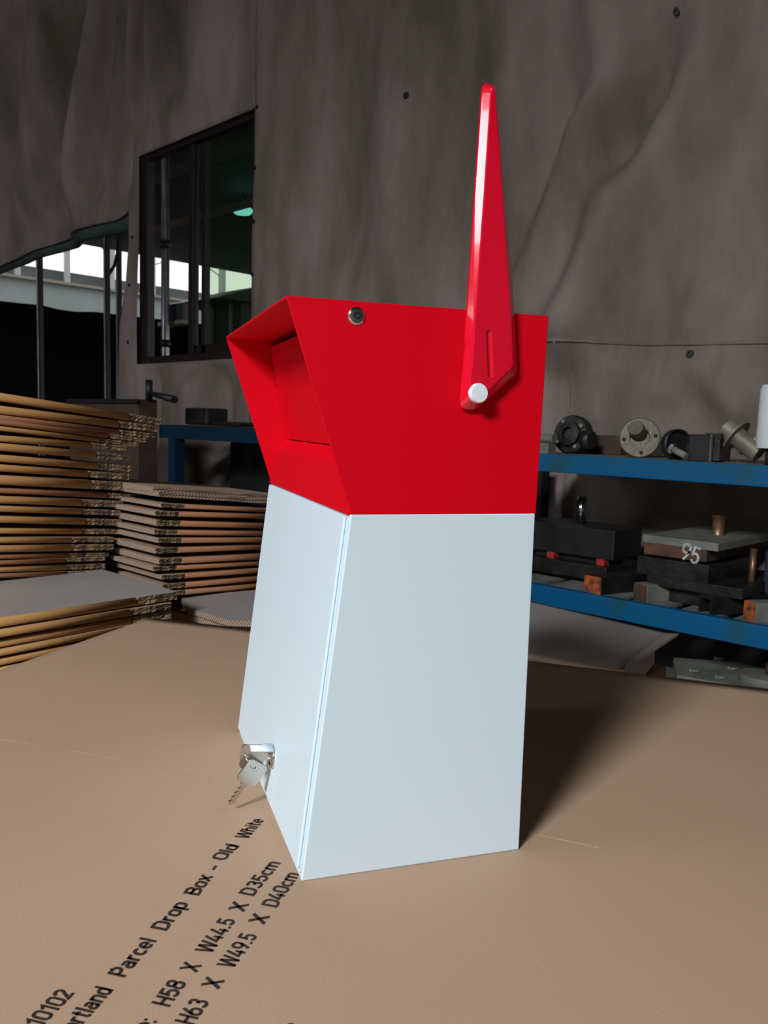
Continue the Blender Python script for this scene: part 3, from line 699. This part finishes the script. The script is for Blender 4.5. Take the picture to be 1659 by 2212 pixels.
# ---------------------------------------------------------------- cartons in stacks
ORD = ['topmost', 'second from the top', 'third from the top', 'fourth from the top', 'fifth from the top', 'sixth from the top', 'seventh from the top', 'eighth from the top', 'ninth from the top', 'tenth from the top',
       'eleventh from the top', 'twelfth from the top', 'thirteenth from the top', 'fourteenth from the top', 'fifteenth from the top', 'sixteenth from the top', 'seventeenth from the top', 'eighteenth from the top', 'nineteenth from the top', 'twentieth from the top', 'twenty-first from the top', 'twenty-second from the top']
def carton(pl, pr, th, xf, depth, label, group, mf='kraftedge', cap=.16, top='kraft', capside='R', pivot=None, yext=0.0, endmat='corr', wl=None):
    """folded carton: front fold lies on the plane x = xf between the picked points pl and pr (their top edges)"""
    a = on(pl[0], pl[1], 0, xf); c_ = on(pr[0], pr[1], 0, xf)
    d = (c_-a).normalized(); a = a-d*yext; L = (c_-a).length
    e = thing('folded_carton', (xf, a.y, a.z), label, 'carton', 0, group)
    def seg(s0, s1, mats, name, rough=False, jit=0.0, lab=None):
        q = MB(); prof = [(0, 0)] ; R = th/2
        n_ = 6 if not rough else 1
        ns = 1 if not rough else 14
        rows = []
        for i in range(ns+1):
            s = s0+(s1-s0)*i/ns; jx = (random.random()-.5)*jit
            p = [(-depth, -th)]
            if not rough:
                for k in range(n_+1):
                    an = -math.pi/2+math.pi*k/n_; p.append((-R*.75+R*.75*math.cos(an), -R+R*math.sin(an)))
            else: p += [(-.003+jx, -th*.96), (-.003-jx, -th*.55), (-.006+jx, -th*.5), (-.003+jx*.5, -th*.42), (-.002-jx*.7, -th*.02)]
            p.append((-depth, 0))
            rows.append([q.bm.verts.new((x, d.y*s, d.z*s+z)) for x, z in p])
        m_ = len(rows[0])
        for r1, r2 in zip(rows, rows[1:]):
            for k in range(m_):
                f = q.bm.faces.new((r1[k], r1[(k+1) % m_], r2[(k+1) % m_], r2[k]))
                if k == m_-2: f.material_index = 1
                if k == m_-1: f.material_index = 0
                if not rough and 0 < k < m_-2: f.smooth = True
        f = q.bm.faces.new(rows[0][::-1]); f.material_index = 2; f = q.bm.faces.new(rows[-1]); f.material_index = 2
        o = q.build(name, mats, e)
        if lab: o['label'] = lab
        return o
    cl = min(cap, L*.45)
    if capside == 'R':
        seg(0, L-cl, [mf, top, endmat], 'fold'); seg(L-cl, L, ['cutedge', top, endmat], 'flap', True, .004, 'rough cut flap end')
    elif capside == 'L':
        seg(0, cl, ['cutedge', top, endmat], 'flap', True, .004, 'rough cut flap end'); seg(cl, L, [mf, top, endmat], 'fold')
    else: seg(0, L, [mf, top, endmat], 'panel', True, .003)
    return e
# tall stack on the left (rows: left y at px 0, right px, right y, thickness px, reddish?)
S1 = [(848, 350, 904, 19, 0), (876, 343, 919, 19, 0), (896, 336, 937, 13, 1), (906, 318, 947, 12, 1), (920, 298, 956, 11, 0), (940, 276, 962, 15, 0), (957, 280, 982, 18, 0), (982, 284, 1006, 17, 0), (1003, 280, 1023, 17, 0), (1027, 287, 1043, 22, 0),
      (1053, 306, 1068, 14, 1), (1072, 268, 1083, 17, 0), (1093, 262, 1103, 14, 0), (1115, 265, 1123, 16, 0), (1141, 260, 1143, 14, 0), (1162, 247, 1161, 13, 0), (1179, 247, 1176, 16, 0), (1199, 236, 1194, 10, 1), (1212, 229, 1203, 10, 1), (1225, 229, 1218, 13, 0), (1240, 229, 1232, 10, 1)]
for i, (yl, pr, yr, th, red) in enumerate(S1):
    xf = -1.65 + random.uniform(-.006, .006)
    carton((0, yl), (pr, yr), th*.92/1800*1.62, xf, .55, 'kraft carton in the tall left stack, '+ORD[i], 'cartons of the tall left stack', 'kraftred' if red else 'kraftedge', cap=.085+random.uniform(-.01, .01), yext=.12, endmat='cutedge')
# pale-topped stack in front of it
S2 = [(1336, 384, 1278, 22, 'paleboard'), (1362, 372, 1302, 18, 'kraft'), (1384, 372, 1318, 17, 'kraft'), (1405, 372, 1334, 15, 'kraft'), (1425, 372, 1350, 15, 'kraft'), (1444, 372, 1366, 15, 'kraft')]
for i, (yl, pr, yr, th, tp) in enumerate(S2):
    lab = 'pale grey topped carton on the low left pile, '+ORD[0] if i == 0 else 'kraft carton in the low left pile, '+ORD[i]
    carton((0, yl), (pr, yr), th*.92/1800*1.42, -1.36+(.0 if i == 0 else random.uniform(-.008, .004)), .95, lab, 'cartons of the low left pile', 'kraftedge', cap=.085, top=tp, yext=.10, endmat='cutedge')
# support block of more cartons below the two left stacks
def under(name, label, x0, x1, y0, y1, z1, group=None):
    e = thing(name, ((x0+x1)/2, (y0+y1)/2, 0), label, 'pallet', 0, group)
    for dy in (-.4, 0, .4):
        q = MB(); q.box((0, dy*(y1-y0), .06), (x1-x0, .09, .12)); q.build('runner', 'brownwood', e)
    q = MB(); q.box((0, 0, .135), (x1-x0, y1-y0, .03)); q.build('deck', 'brownwood', e)
    q = MB(); q.box((0, 0, (.15+z1)/2), (x1-x0-.02, y1-y0-.02, z1-.15)); q.build('packed_cartons', 'kraftedge', e)
    return e
zlow = min(on(372, 1366, 0, -1.36).z, on(0, 1444, 0, -1.36).z)
under('loaded_pallet', 'pallet of cartons carrying the low left pile', -2.30, -1.385, .05, .80, zlow-.03)
# middle stack
S3 = [(388, 1092, 590, 1100, 10, 1, 274), (386, 1108, 590, 1112, 12, 0, 274), (392, 1127, 590, 1131, 15, 1, 277), (410, 1148, 590, 1149, 12, 1, 280), (405, 1165, 590, 1163, 12, 1, 282), (385, 1185, 590, 1176, 14, 1, 284), (392, 1208, 590, 1197, 14, 1, 284),
      (390, 1224, 590, 1212, 11, 1, 284), (392, 1243, 590, 1228, 11, 1, 284), (392, 1262, 590, 1243, 13, 1, 284), (392, 1278, 590, 1260, 12, 1, 284)]
for i, (pl, yl, pr, yr, th, red, pc) in enumerate(S3):
    xf = -1.49+random.uniform(-.006, .004)
    px0 = 345+random.uniform(-14, 12) if i < 9 else 352
    k = (yr-yl)/(pr-pl)
    carton((px0, yl+k*(px0-pl)-3), (pr+40, yr+k*40), th*.92/1800*1.68, xf, .36, 'kraft carton in the middle stack, '+ORD[i+1 if i+1 < 22 else 21], 'cartons of the middle stack', 'kraftred', cap=.055, capside='L', endmat='corr')
carton((332, 1051), (640, 1072), .012, -1.52, .40, 'bare corrugated board on top of the middle stack, upper one', 'cartons of the middle stack', 'corr', capside='N', endmat='corr')
carton((345, 1062), (640, 1082), .011, -1.50, .40, 'bare corrugated board on top of the middle stack, lower one', 'cartons of the middle stack', 'corr', capside='N', endmat='corr')
# low pale board in front of the middle stack
def flatboard(corners, z, th, label, name='carton_sheet', top='paleboard', edge='corr', group=None):
    P = [on(px, py, 2, z) for px, py in corners]
    q = MB(); fs = q.prism([(p.x, p.y, z) for p in P], (0, 0, -th)); 
    for f in fs: f.material_index = 1
    fs[0].material_index = 0; fs[1].material_index = 0
    o = q.build(name, [top, edge]); tag(o, label, 'carton', group); return o
zz = on(392, 1292, 0, -1.49).z-.004
flatboard([(404, 1312), (492, 1340), (640, 1345), (700, 1262), (390, 1288)], zz, .011, 'pale grey sheet before the middle stack, upper one', group='pale sheets before the middle stack')
flatboard([(408, 1325), (488, 1349), (640, 1352), (700, 1270), (396, 1300)], zz-.013, .013, 'pale grey sheet before the middle stack, lower one', group='pale sheets before the middle stack')
q = on(404, 1312, 2, zz)
under('loaded_pallet', 'pallet of cartons carrying the middle stack', -2.05, -1.34, q.y+.02, q.y+.75, zz-.030)
a = on(520, 1338, 2, TAB+.0)
m = MB(); 
for k in range(5): m.lathe((a.x-.12+random.uniform(-.03, .03), a.y+.10+random.uniform(-.03, .03), zz+.002), (0, 0, 1), [(.03, 0), (.032, .006), (.018, .014), (0, .016)], 10)

# pile of big pale sheets to the right behind the table
zg = .745
F = [(1100, 1392), (1355, 1438), (1466, 1373), (1100, 1287)]
P = [on(px, py, 2, zg) for px, py in F]
def curl_sheet(k, label, dz, curl, shrink):
    q = MB(); n1, n2 = 24, 20; th = .004; g1, g2 = [], []
    A, B, C, Dd = P; 
    for i in range(n1+1):
        r1, r2 = [], []
        for j in range(n2+1):
            u = i/n1*(1-shrink); v = j/n2
            p = A.lerp(B, u).lerp(Dd.lerp(C, u), v)
            lift = curl*max(0, (i/n1-.72)/.28)**2*(.3+.7*v)
            droop = -.020*max(0, 1-v/.12)**2
            z = zg+dz+lift+droop
            r1.append(q.bm.verts.new((p.x, p.y, z))); r2.append(q.bm.verts.new((p.x, p.y, z-th)))
        g1.append(r1); g2.append(r2)
    for i in range(n1):
        for j in range(n2):
            f = q.bm.faces.new((g1[i][j], g1[i+1][j], g1[i+1][j+1], g1[i][j+1])); f.smooth = True
            f = q.bm.faces.new((g2[i][j], g2[i][j+1], g2[i+1][j+1], g2[i+1][j])); f.smooth = True; f.material_index = 1
    def e_(s1, s2):
        for a_, b_ in zip(range(len(s1)-1), range(1, len(s1))):
            q.bm.faces.new((s1[a_], s2[a_], s2[b_], s1[b_])).material_index = 1
    e_([r[0] for r in g1], [r[0] for r in g2]); e_([r[-1] for r in g1], [r[-1] for r in g2]); e_(g1[0], g2[0]); e_(g1[-1], g2[-1])
    o = q.build('carton_sheet', ['paleboard', 'cream']); tag(o, label, 'carton', 'large sheets behind the table'); return o
curl_sheet(0, 'large pale sheet behind the table under the blue shelf, topmost with curled corner', 0, .0, .06)
curl_sheet(1, 'large pale sheet behind the table, second down with lifted corner', -.007, .012, .0)
m = MB(); A, B, C, Dd = P
off = .014
lo = .03
qv = [(p.x, p.y, zg-.012) for p in (A, B, C, Dd)]
m.prism([(A.x, A.y, zg-.012), (B.x, B.y, zg-.012), (C.x-.03, C.y-.03, zg-.012), (Dd.x, Dd.y, zg-.012)], (0, 0, -.05))
tag(m.build('folded_carton', 'cream', bevel=.008, seg=3), 'thick cream edged carton below the pale sheets behind the table', 'carton', 'large sheets behind the table')
cx_ = sum(p.x for p in P)/4; cy_ = sum(p.y for p in P)/4
m = MB(); m.prism([(c_.x*.9+cx_*.1, c_.y*.9+cy_*.1, .0) for c_ in (A, B, C, Dd)], (0, 0, zg-.0625)); tag(m.build('carton_pile', 'kraftred'), 'brown carton block standing under the pale sheets behind the table', 'carton')

# ---------------------------------------------------------------- blue shelving rack on the right
SY, SD = 2.08, .42
ZU = on(1400, 992, 1, SY).z; ZL = on(1400, 1306, 1, SY).z
XL = on(1095, 1100, 1, SY).x; XR = 1.6
rk = thing('shelving_rack', (XL, SY, 0), 'blue steel shelving rack along the tarpaulin, loaded with metal parts', 'rack')
def beam(z, lab, h):
    m = MB(); m.box(((XR-XL)/2, .006, z-h/2), (XR-XL+.08, .03, h)); o = m.build('beam', 'blue', rk, bevel=.002); o['label'] = lab
    m = MB(); m.box(((XR-XL)/2, SD, z-h/2), (XR-XL+.08, .03, h)); m.build('beam', 'iron', rk)
beam(ZU, 'blue upper front beam', .052); beam(ZL, 'blue lower front beam', .056)
xrp = on(1177, 1050, 1, SY+SD).x-XL
for x, y in ((.0, .035), (XR-XL, .035), (xrp, SD-.03), (XR-XL, SD-.03)):
    m = MB(); m.box((x, y, (ZU-.055)/2), (.045, .045, ZU-.055)); o = m.build('post', 'black', rk)
m = MB(); m.box(((XR-XL)/2, SD/2+.01, ZU-.005), (XR-XL, SD-.03, .008)); m.build('shelf_board', 'dusty', rk)
for k in range(22):
    x0_ = .0+k*.138
    if x0_ > XR-XL-.1: break
    m = MB(); m.box((x0_+.06, SD/2+.01, ZL-.006), (.105, SD-.03, .008), rz=.0); m.build('slat', 'dusty', rk)
ZB = .40
m = MB(); m.box(((XR-XL)/2, SD/2, ZB-.02), (XR-XL, SD-.01, .03)); m.build('shelf_board', 'dusty', rk)
m = MB(); m.box(((XR-XL)/2, SD+.03, .31), (XR-XL+.06, .012, .60)); m.build('dark_backing', 'black', rk)  # added black sheet standing in for the shade under the lower shelf
def pos(px, py, z): return on(px, py, 2, z)
DU, DLo = ZU-.001, ZL-.002
def px2m(px, n_, y): # pixel length -> metres at plane y
    p = on(px, 1000, 1, y); return n_/FPX*(p-CAMW).dot(fW)

# things on the upper shelf
def at_up(px, y): return on(px, 960, 1, y).x
toward = lambda x, y: V((-x, -y, 0)).normalized()
# black hub
x, y = at_up(1232, 2.22), 2.22; R = px2m(1232, 42, y); ax = toward(x, y); ax = (ax+V((-.5, 0, .12))).normalized()
t = thing('flanged_hub', (x, y, DU), 'dark cast hub with bolt holes at the left end of the upper shelf', 'machine part')
m = MB(); c_ = V((0, 0, R)); m.lathe(c_, ax, [(0, -.03), (R, -.03), (R, .0), (R*.93, .006), (R*.62, .006), (R*.6, .02), (R*.33, .022), (R*.3, .008), (0, .008)], 36); m.build('disc', 'iron', t, smooth=35)
q_ = ax.to_track_quat('Z', 'Y')
for k in range(4):
    a = k*math.pi/2+.6; p = c_+q_ @ V((R*.76*math.cos(a), R*.76*math.sin(a), .006)); m = MB(); m.cyl(p, p+ax*.008, .006, n=8); m.build('bolt', 'dusty', t)
m = MB(); m.cyl(c_+V((.045, .0, -.015)), c_+V((.075, .0, -.015))+ax*.0, .027, n=24); m.build('collar', 'iron', t)
# steel rod
x = at_up(1178, 2.14); m = MB(); m.cyl((x-.05, 2.14, DU+.045), (x+.03, 2.14, DU+.045), .013, n=20); m.box((x, 2.14, DU+.016), (.05, .04, .032)); tag(m.build('steel_rod', 'dusty'), 'short steel rod end beside the dark hub', 'rod')
# flange
x, y = at_up(1381, 2.20), 2.20; R = px2m(1381, 43, y); ax = (toward(x, y)+V((0, 0, .14))).normalized()
t = thing('pipe_flange', (x, y, DU), 'round olive flange with central hub on the upper shelf', 'machine part')
c_ = V((0, 0, R*.99)); m = MB(); m.lathe(c_, ax, [(0, -.012), (R, -.012), (R*1.0, .002), (R*.95, .006), (R*.50, .006), (R*.46, -.008), (0, -.008)], 48); m.build('plate', 'cast', t, smooth=35)
ct_ = c_+V((-.006, 0, .016)); m = MB(); m.lathe(ct_, (ax+V((-.25, 0, .22))).normalized(), [(R*.42, -.01), (R*.40, .030), (R*.36, .034), (0, .034)], 32); m.build('hub', 'cast', t, smooth=35)
q_ = ax.to_track_quat('Z', 'Y')
for k in range(4):
    a = k*math.pi/2+.15; p = c_+q_ @ V((R*.76*math.cos(a), R*.76*math.sin(a), .0062)); m = MB(); m.cyl(p, p+ax*.0006, .0055, n=14); m.build('bolt_hole', 'darkhole', t)
# flat bars lying behind
for k, (px, yy, L, lab) in enumerate(((1300, 2.36, .16, 'flat dark bar lying between the hub and the flange'), (1420, 2.38, .14, 'flat dark bar lying behind the flange'))):
    x = at_up(px, yy); m = MB(); m.box((x, yy, DU+.03), (L, .05, .06)); m.cyl((x-.02, yy-.03, DU+.045), (x-.02, yy-.05, DU+.045), .012, n=12); tag(m.build('iron_bar', 'brownwood' if k == 0 else 'cast', bevel=.003), lab, 'bar')
# tilted dark wheel + bolt
x, y = at_up(1462, 2.20), 2.20; R = px2m(1462, 33, y)
t = thing('dark_wheel', (x, y, DU), 'dark tilted wheel between the flange and the black block', 'machine part')
ax = (toward(x, y)+V((.9, 0, .1))).normalized(); m = MB(); m.lathe((0, 0, R), ax, [(0, -.02), (R*.9, -.02), (R, -.012), (R, .008), (R*.9, .012), (R*.75, .0), (0, .0)], 36); m.build('disc', 'iron', t, smooth=35)
m = MB(); p = V((.012, -.05, .030)); m.cyl(p, p+V((.045, -.01, -.018)), .009, n=14); m.lathe(p, V((-1, 0, .3)), [(.014, -.004), (.014, .006), (0, .006)], 6); m.build('bolt', 'dusty', t)
# black block
y = 2.15; xa, xb = at_up(1487, y), at_up(1540, y); h = px2m(1500, 58, y)
t = thing('steel_block', ((xa+xb)/2, y+.04, DU), 'black square block on the upper shelf beside the angled fitting', 'machine part')
m = MB(); m.box((0, 0, h/2), (xb-xa, .08, h)); m.build('block', 'black', t, bevel=.003)
m = MB(); m.box(((xb-xa)/2-.004, -.042, h/2), (.004, .004, h)); m.build('edge_strip', 'cast', t)
m = MB(); m.box((.03, .0, h/2+.004), ((xb-xa)*.6, .07, h)); m.build('backing_plate', 'iron', t)
# angled fitting
t = thing('pipe_fitting', (at_up(1610, 2.2), 2.2, DU), 'pale angled pipe fitting at the right end of the upper shelf', 'machine part')
def rel(px, py, y=2.2): return on(px, py, 1, y)-t.location
p0, p1 = rel(1568, 925), rel(1640, 995); p1.z = max(p1.z, .026); p0.z = max(p0.z, .03)
m = MB(); m.cyl(p0, p0.lerp(p1, .28), .030, .030, n=28); m.cyl(p0.lerp(p1, .28), p0.lerp(p1, .34), .045, n=28); m.cyl(p0.lerp(p1, .34), p1, .026, n=28); m.build('elbow', 'castpale', t, smooth=40)
q0_, q1_ = rel(1650, 938), rel(1596, 975); m = MB(); m.cyl(q1_, q0_, .012, n=20); m.build('branch', 'castpale', t)
m = MB(); m.cyl(rel(1655, 985)+V((0, .03, 0)), rel(1655, 985)+V((.05, .03, 0)), .03, n=24); m.build('coupling', 'black', t)
# white roll
x, y = at_up(1666, 2.15), 2.15
t = thing('white_tube', (x, y, DU+.03), 'upright white tube at the right frame edge above the fitting', 'tube')
zt_ = on(1657, 832, 1, y).z-DU-.03; zb_ = on(1657, 968, 1, y).z-DU-.03
m = MB(); m.lathe((0, 0, 0), (0, 0, 1), [(0, zb_), (.034, zb_), (.036, zb_+.02), (.034, zt_-.01), (.030, zt_), (0, zt_)], 28); m.build('sleeve', 'roll', t, smooth=50)
m = MB(); m.cyl((0, 0, -.03), (0, 0, zb_), .012, n=16); m.build('core', 'black', t)

# things on the lower shelf
def lo(px, y): return on(px, 1200, 1, y).x
def zat(px, py, y): return on(px, py, 1, y).z
# black die block
y = 2.24; xa, xb = lo(1120, y), lo(1325, y); dep = .17
zt_, zm_ = zat(1325, 1147, y), zat(1325, 1212, y)
t = thing('die_set', ((xa+xb)/2, y+dep/2, DLo), 'black rectangular die block with an upright pin on the lower shelf', 'die')
zb0 = zt_-DLo; zb1 = zm_-DLo
m = MB(); m.box((0, 0, (zb0+zb1)/2), (xb-xa, dep, zb0-zb1)); m.build('top_block', 'black', t, bevel=.003)
m = MB(); m.box((-.01, -.01, (.016+zb1-.018)/2), (xb-xa+.02, dep+.05, zb1-.034)); m.build('base_plate', 'iron', t, bevel=.002)
m = MB(); m.box((-.01, -.0, .008), (xb-xa-.05, dep-.03, .016)); m.build('foot', 'black', t)
for dx, px in ((1178, 1188), (1282, 1302)):
    xx = (lo(dx, y-.02)+lo(px, y-.02))/2-t.location.x; m = MB(); m.box((xx, -dep/2+.01, zb1-.009), (.026, .03, .018)); m.build('spacer', 'redpad', t)
m = MB(); m.box((0, 0, zb1-.009), (xb-xa-.09, dep-.06, .018)); m.build('core', 'black', t)
pz = on(1256, 1072, 1, y+dep/2).z-DLo; px_ = on(1256, 1100, 1, y+dep/2).x-t.location.x
m = MB(); m.cyl((px_, 0, zb0), (px_, 0, pz), .0145, n=24); m.build('pin', 'steel', t)
# 95 die set
yc = 2.14; xr_, xl_ = on(1535, 1180, 1, yc).x, on(1388, 1160, 1, yc).x; w_ = xr_-xl_; dp = .34
t = thing('die_set', ((xl_+xr_)/2, yc+dp/2, DLo), 'grey die set chalked 95 with a rusty post on the lower shelf', 'die')
zz_ = lambda py: on(1535, py, 1, yc).z-DLo
def dbox(name, mt_, za_, zb_, dx0=0, dx1=0, dy0=0, dy1=0):
    m = MB(); m.box(((dx1+dx0)/2, (dy1+dy0)/2, (za_+zb_)/2), (w_+dx1-dx0, dp+dy1-dy0, abs(zb_-za_))); return m.build(name, mt_, t, bevel=.002)
zt = zz_(1172); z1, z2, z3, z4 = zz_(1190), zz_(1217), zz_(1222), zz_(1262)
dbox('top_plate', 'dusty', zt, z1, 0, .02, 0, .02); dbox('punch_plate', 'rustdark', z1, z2, .004, -.01, .003, -.1); dbox('spacer_block', 'black', z2, z3, .03, -.06, .03, -.1)
dbox('die_plate', 'iron', z3, z4, -.01, .0, -.004, -.05); dbox('base_plate', 'iron', z4, .045, .02, .09, .0, .02); dbox('feet_rail', 'iron', .045, .0, .05, .02, .04, 0)
for sx, sy in ((w_/2+.055, -.02), (w_/2+.055, .12), (-w_/2+.02, .12)):
    m = MB(); m.cyl((sx, sy, .04), (sx, sy, z1), .0085, n=16); m.build('guide_pillar', 'copper', t)
m = MB(); m.lathe((w_*.18, .02, zt), (0, 0, 1), [(.019, 0), (.017, .004), (.017, .045), (.022, .052), (.020, .056), (0, .056)], 24); m.build('post', 'copper', t, smooth=40)
Q, wid = stroke_text('95', .065); q = MB(); H9 = .046
for qd in Q: q.bm.faces.new([q.bm.verts.new((w_/2-.082+(x+y*.22)*H9, -dp/2-.0012, z1-.030+y*H9-(x*.25)*H9)) for x, y in qd])
q.build('chalk_number', 'chalk', t)['label'] = 'hand painted white 95'
# bars at the shelf edge
def barr(px0, pya, px1, pyb, y0, L, rz, m1, m2, lab, name='steel_bar', hollow=False):
    p0 = on(px0, pyb, 1, y0); p1 = on(px1, pya, 1, y0); w2 = p1.x-p0.x; h2 = (pyb-pya)/FPX*(p0-CAMW).dot(fW)
    e = thing(name, ((p0.x+p1.x)/2, y0, DLo), lab, 'bar', rz)
    if hollow:
        m = MB(); m.box((-w2/2+.004, L/2, h2/2), (.008, L, h2)); m.box((w2/2-.004, L/2, h2/2), (.008, L, h2)); m.box((0, L/2, h2-.004), (w2-.016, L, .008)); m.build('channel', m1, e)
    else:
        m = MB(); m.box((0, L/2+.002, h2/2), (w2, L, h2)); m.build('shaft', m1, e, bevel=.002)
        m = MB(); m.box((0, .0, h2/2), (w2*.97, .004, h2*.96)); m.build('end_face', m2, e)['label'] = 'rusty sawn end'
    return e
barr(1257, 1240, 1303, 1278, SY+.02, .24, -.25, 'iron', 'rust', 'square steel bar with bright orange rusted end at the shelf edge')
barr(1364, 1252, 1402, 1290, SY+.03, .10, -.35, 'dusty', 'rustdark', 'short grey steel bar beside the orange ended bar')
barr(1502, 1284, 1545, 1322, SY+.03, .20, -.45, 'iron', 'iron', 'dark open channel section poking out below the die set', 'channel_section', True)
barr(1598, 1300, 1640, 1343, SY+.03, .25, -.6, 'dusty', 'rust', 'grey square bar with brown end at the right frame edge')
x = lo(1655, 2.30); m = MB(); m.lathe((x+.04, 2.33, DLo), (0, 0, 1), [(0, 0), (.05, 0), (.05, .15), (.03, .17), (0, .17)], 28); tag(m.build('iron_canister', 'slate', smooth=40), 'dark round metal part behind the brass pillar at the frame edge', 'machine part')
# bottom shelf: big plate and a round disc
DB = ZB-.004
m = MB(); p = on(1560, 1460, 2, DB+.0); 
P4 = [on(*c_, 2, DB+.10) for c_ in ((1462, 1458), (1700, 1500), (1760, 1440), (1455, 1420))]
zc = DB+.10
m = MB(); m.prism([(p.x, p.y, zc) for p in P4], (0, 0, -.03)); tag(m.build('steel_plate', 'dusty', bevel=.003), 'dusty greenish steel plate below the shelves behind the table', 'plate')
m = MB(); cxx = sum(p.x for p in P4)/4; cyy = sum(p.y for p in P4)/4; m.prism([((p.x-cxx)*.8+cxx, (p.y-cyy)*.8+cyy, zc-.03) for p in P4], (0, 0, -(zc-.03))); tag(m.build('iron_crate', 'black'), 'dark crate under the dusty steel plate', 'crate')
p = on(1652, 1458, 2, zc+.018)
t = thing('round_disc', (p.x, p.y, zc), 'round grey disc with rusty boss on the dusty plate', 'machine part')
m = MB(); m.lathe((0, 0, 0), (0, 0, 1), [(0, 0), (.062, 0), (.064, .003), (.064, .016), (.060, .019), (0, .019)], 40); m.build('plate', 'dusty', t, smooth=35)
m = MB(); m.cyl((.012, .02, .018), (.012, .02, .05), .018, n=20); m.build('boss', 'rustdark', t)
for i, (px, py) in enumerate(((1545, 1425), (1574, 1447), (1492, 1452), (1548, 1466))):
    p = on(px, py, 2, zc); m = MB(); m.cyl((p.x, p.y, zc+.003), (p.x+.02, p.y+.008, zc+.006), .0035, n=8); m.lathe((p.x, p.y, zc+.004), (-1, -.3, 0), [(.006, -.002), (.006, .003), (0, .003)], 6)
    tag(m.build('loose_bolt', 'dusty'), ['small bolt farthest back on the dusty plate', 'small bolt next to the round disc', 'small bolt at the near left edge of the dusty plate', 'small bolt nearest the table on the dusty plate'][i], 'bolt', 'bolts on the dusty plate')

# ---------------------------------------------------------------- bench on the left, shade painted into its blue
YB = 2.08
zbk = on(450, 922, 1, YB).z; xl = on(352, 905, 1, YB).x; xr = -1.75
t = thing('steel_bench', ((xl+xr)/2, YB, 0), 'blue steel bench painted dark for shade behind the carton stacks', 'bench')
L = xr-xl
m = MB(); m.box((0, .0, zbk-.03), (L, .04, .06)); m.build('front_rail', 'blue_shaded', t)
m = MB(); m.box((0, .2, zbk-.004), (L, .36, .012)); m.build('bench_top', 'iron', t)
m = MB(); m.box((0, .22, .45), (L, .3, .03)); m.build('lower_shelf', 'iron', t)
for px in (381,):
    xx = on(px, 980, 1, YB).x-t.location.x; m = MB(); m.box((xx, .0, (zbk-.06)/2), (.06, .05, zbk-.06)); m.build('leg', 'blue_shaded', t)
m = MB(); m.box((L/2-.04, 0, (zbk-.06)/2), (.06, .05, zbk-.06)); m.build('leg', 'blue_shaded', t)
m = MB(); m.box((0, .39, (zbk)/2), (L, .01, zbk)); m.build('dark_backing', 'black', t)
xa, xb = on(398, 905, 1, YB+.1).x, on(447, 905, 1, YB+.1).x
m = MB(); m.box(((xa+xb)/2, YB+.16, zbk+.045), (xb-xa, .12, .08)); m.box(((xa+xb)/2+.22, YB+.16, zbk+.015), (.22, .1, .02)); tag(m.build('motor_casing', 'black', bevel=.01), 'black lumpy casing on the blue bench', 'machine part')
# dark wooden crate on the bench's left end with a clamp on it
YK = 1.95
za, zb_ = on(250, 862, 1, YK).z, on(250, 905, 1, YK).z
xa, xb = on(150, 870, 1, YK).x, on(340, 870, 1, YK+.1).x
t = thing('wooden_crate', ((xa+xb)/2, YK+.05, 0), 'dark reddish crate behind the top of the tall carton stack', 'crate')
m = MB(); m.box((0, 0, za/2), (xb-xa, .10, za)); m.build('box', 'brownwood', t, bevel=.004)
m = MB(); m.box((0, -.057, za-.01), (xb-xa+.02, .012, .02)); m.build('batten', 'black', t)
a = on(322, 858, 1, YK+.05)
m = MB(); m.cyl((a.x, a.y, za), (a.x, a.y, za+.09), .016, n=16); m.cyl((a.x, a.y, za+.03), (a.x+.22, a.y, za+.0), .010, .018, n=16); tag(m.build('clamp', 'black'), 'black clamp handle standing on the reddish crate', 'clamp')
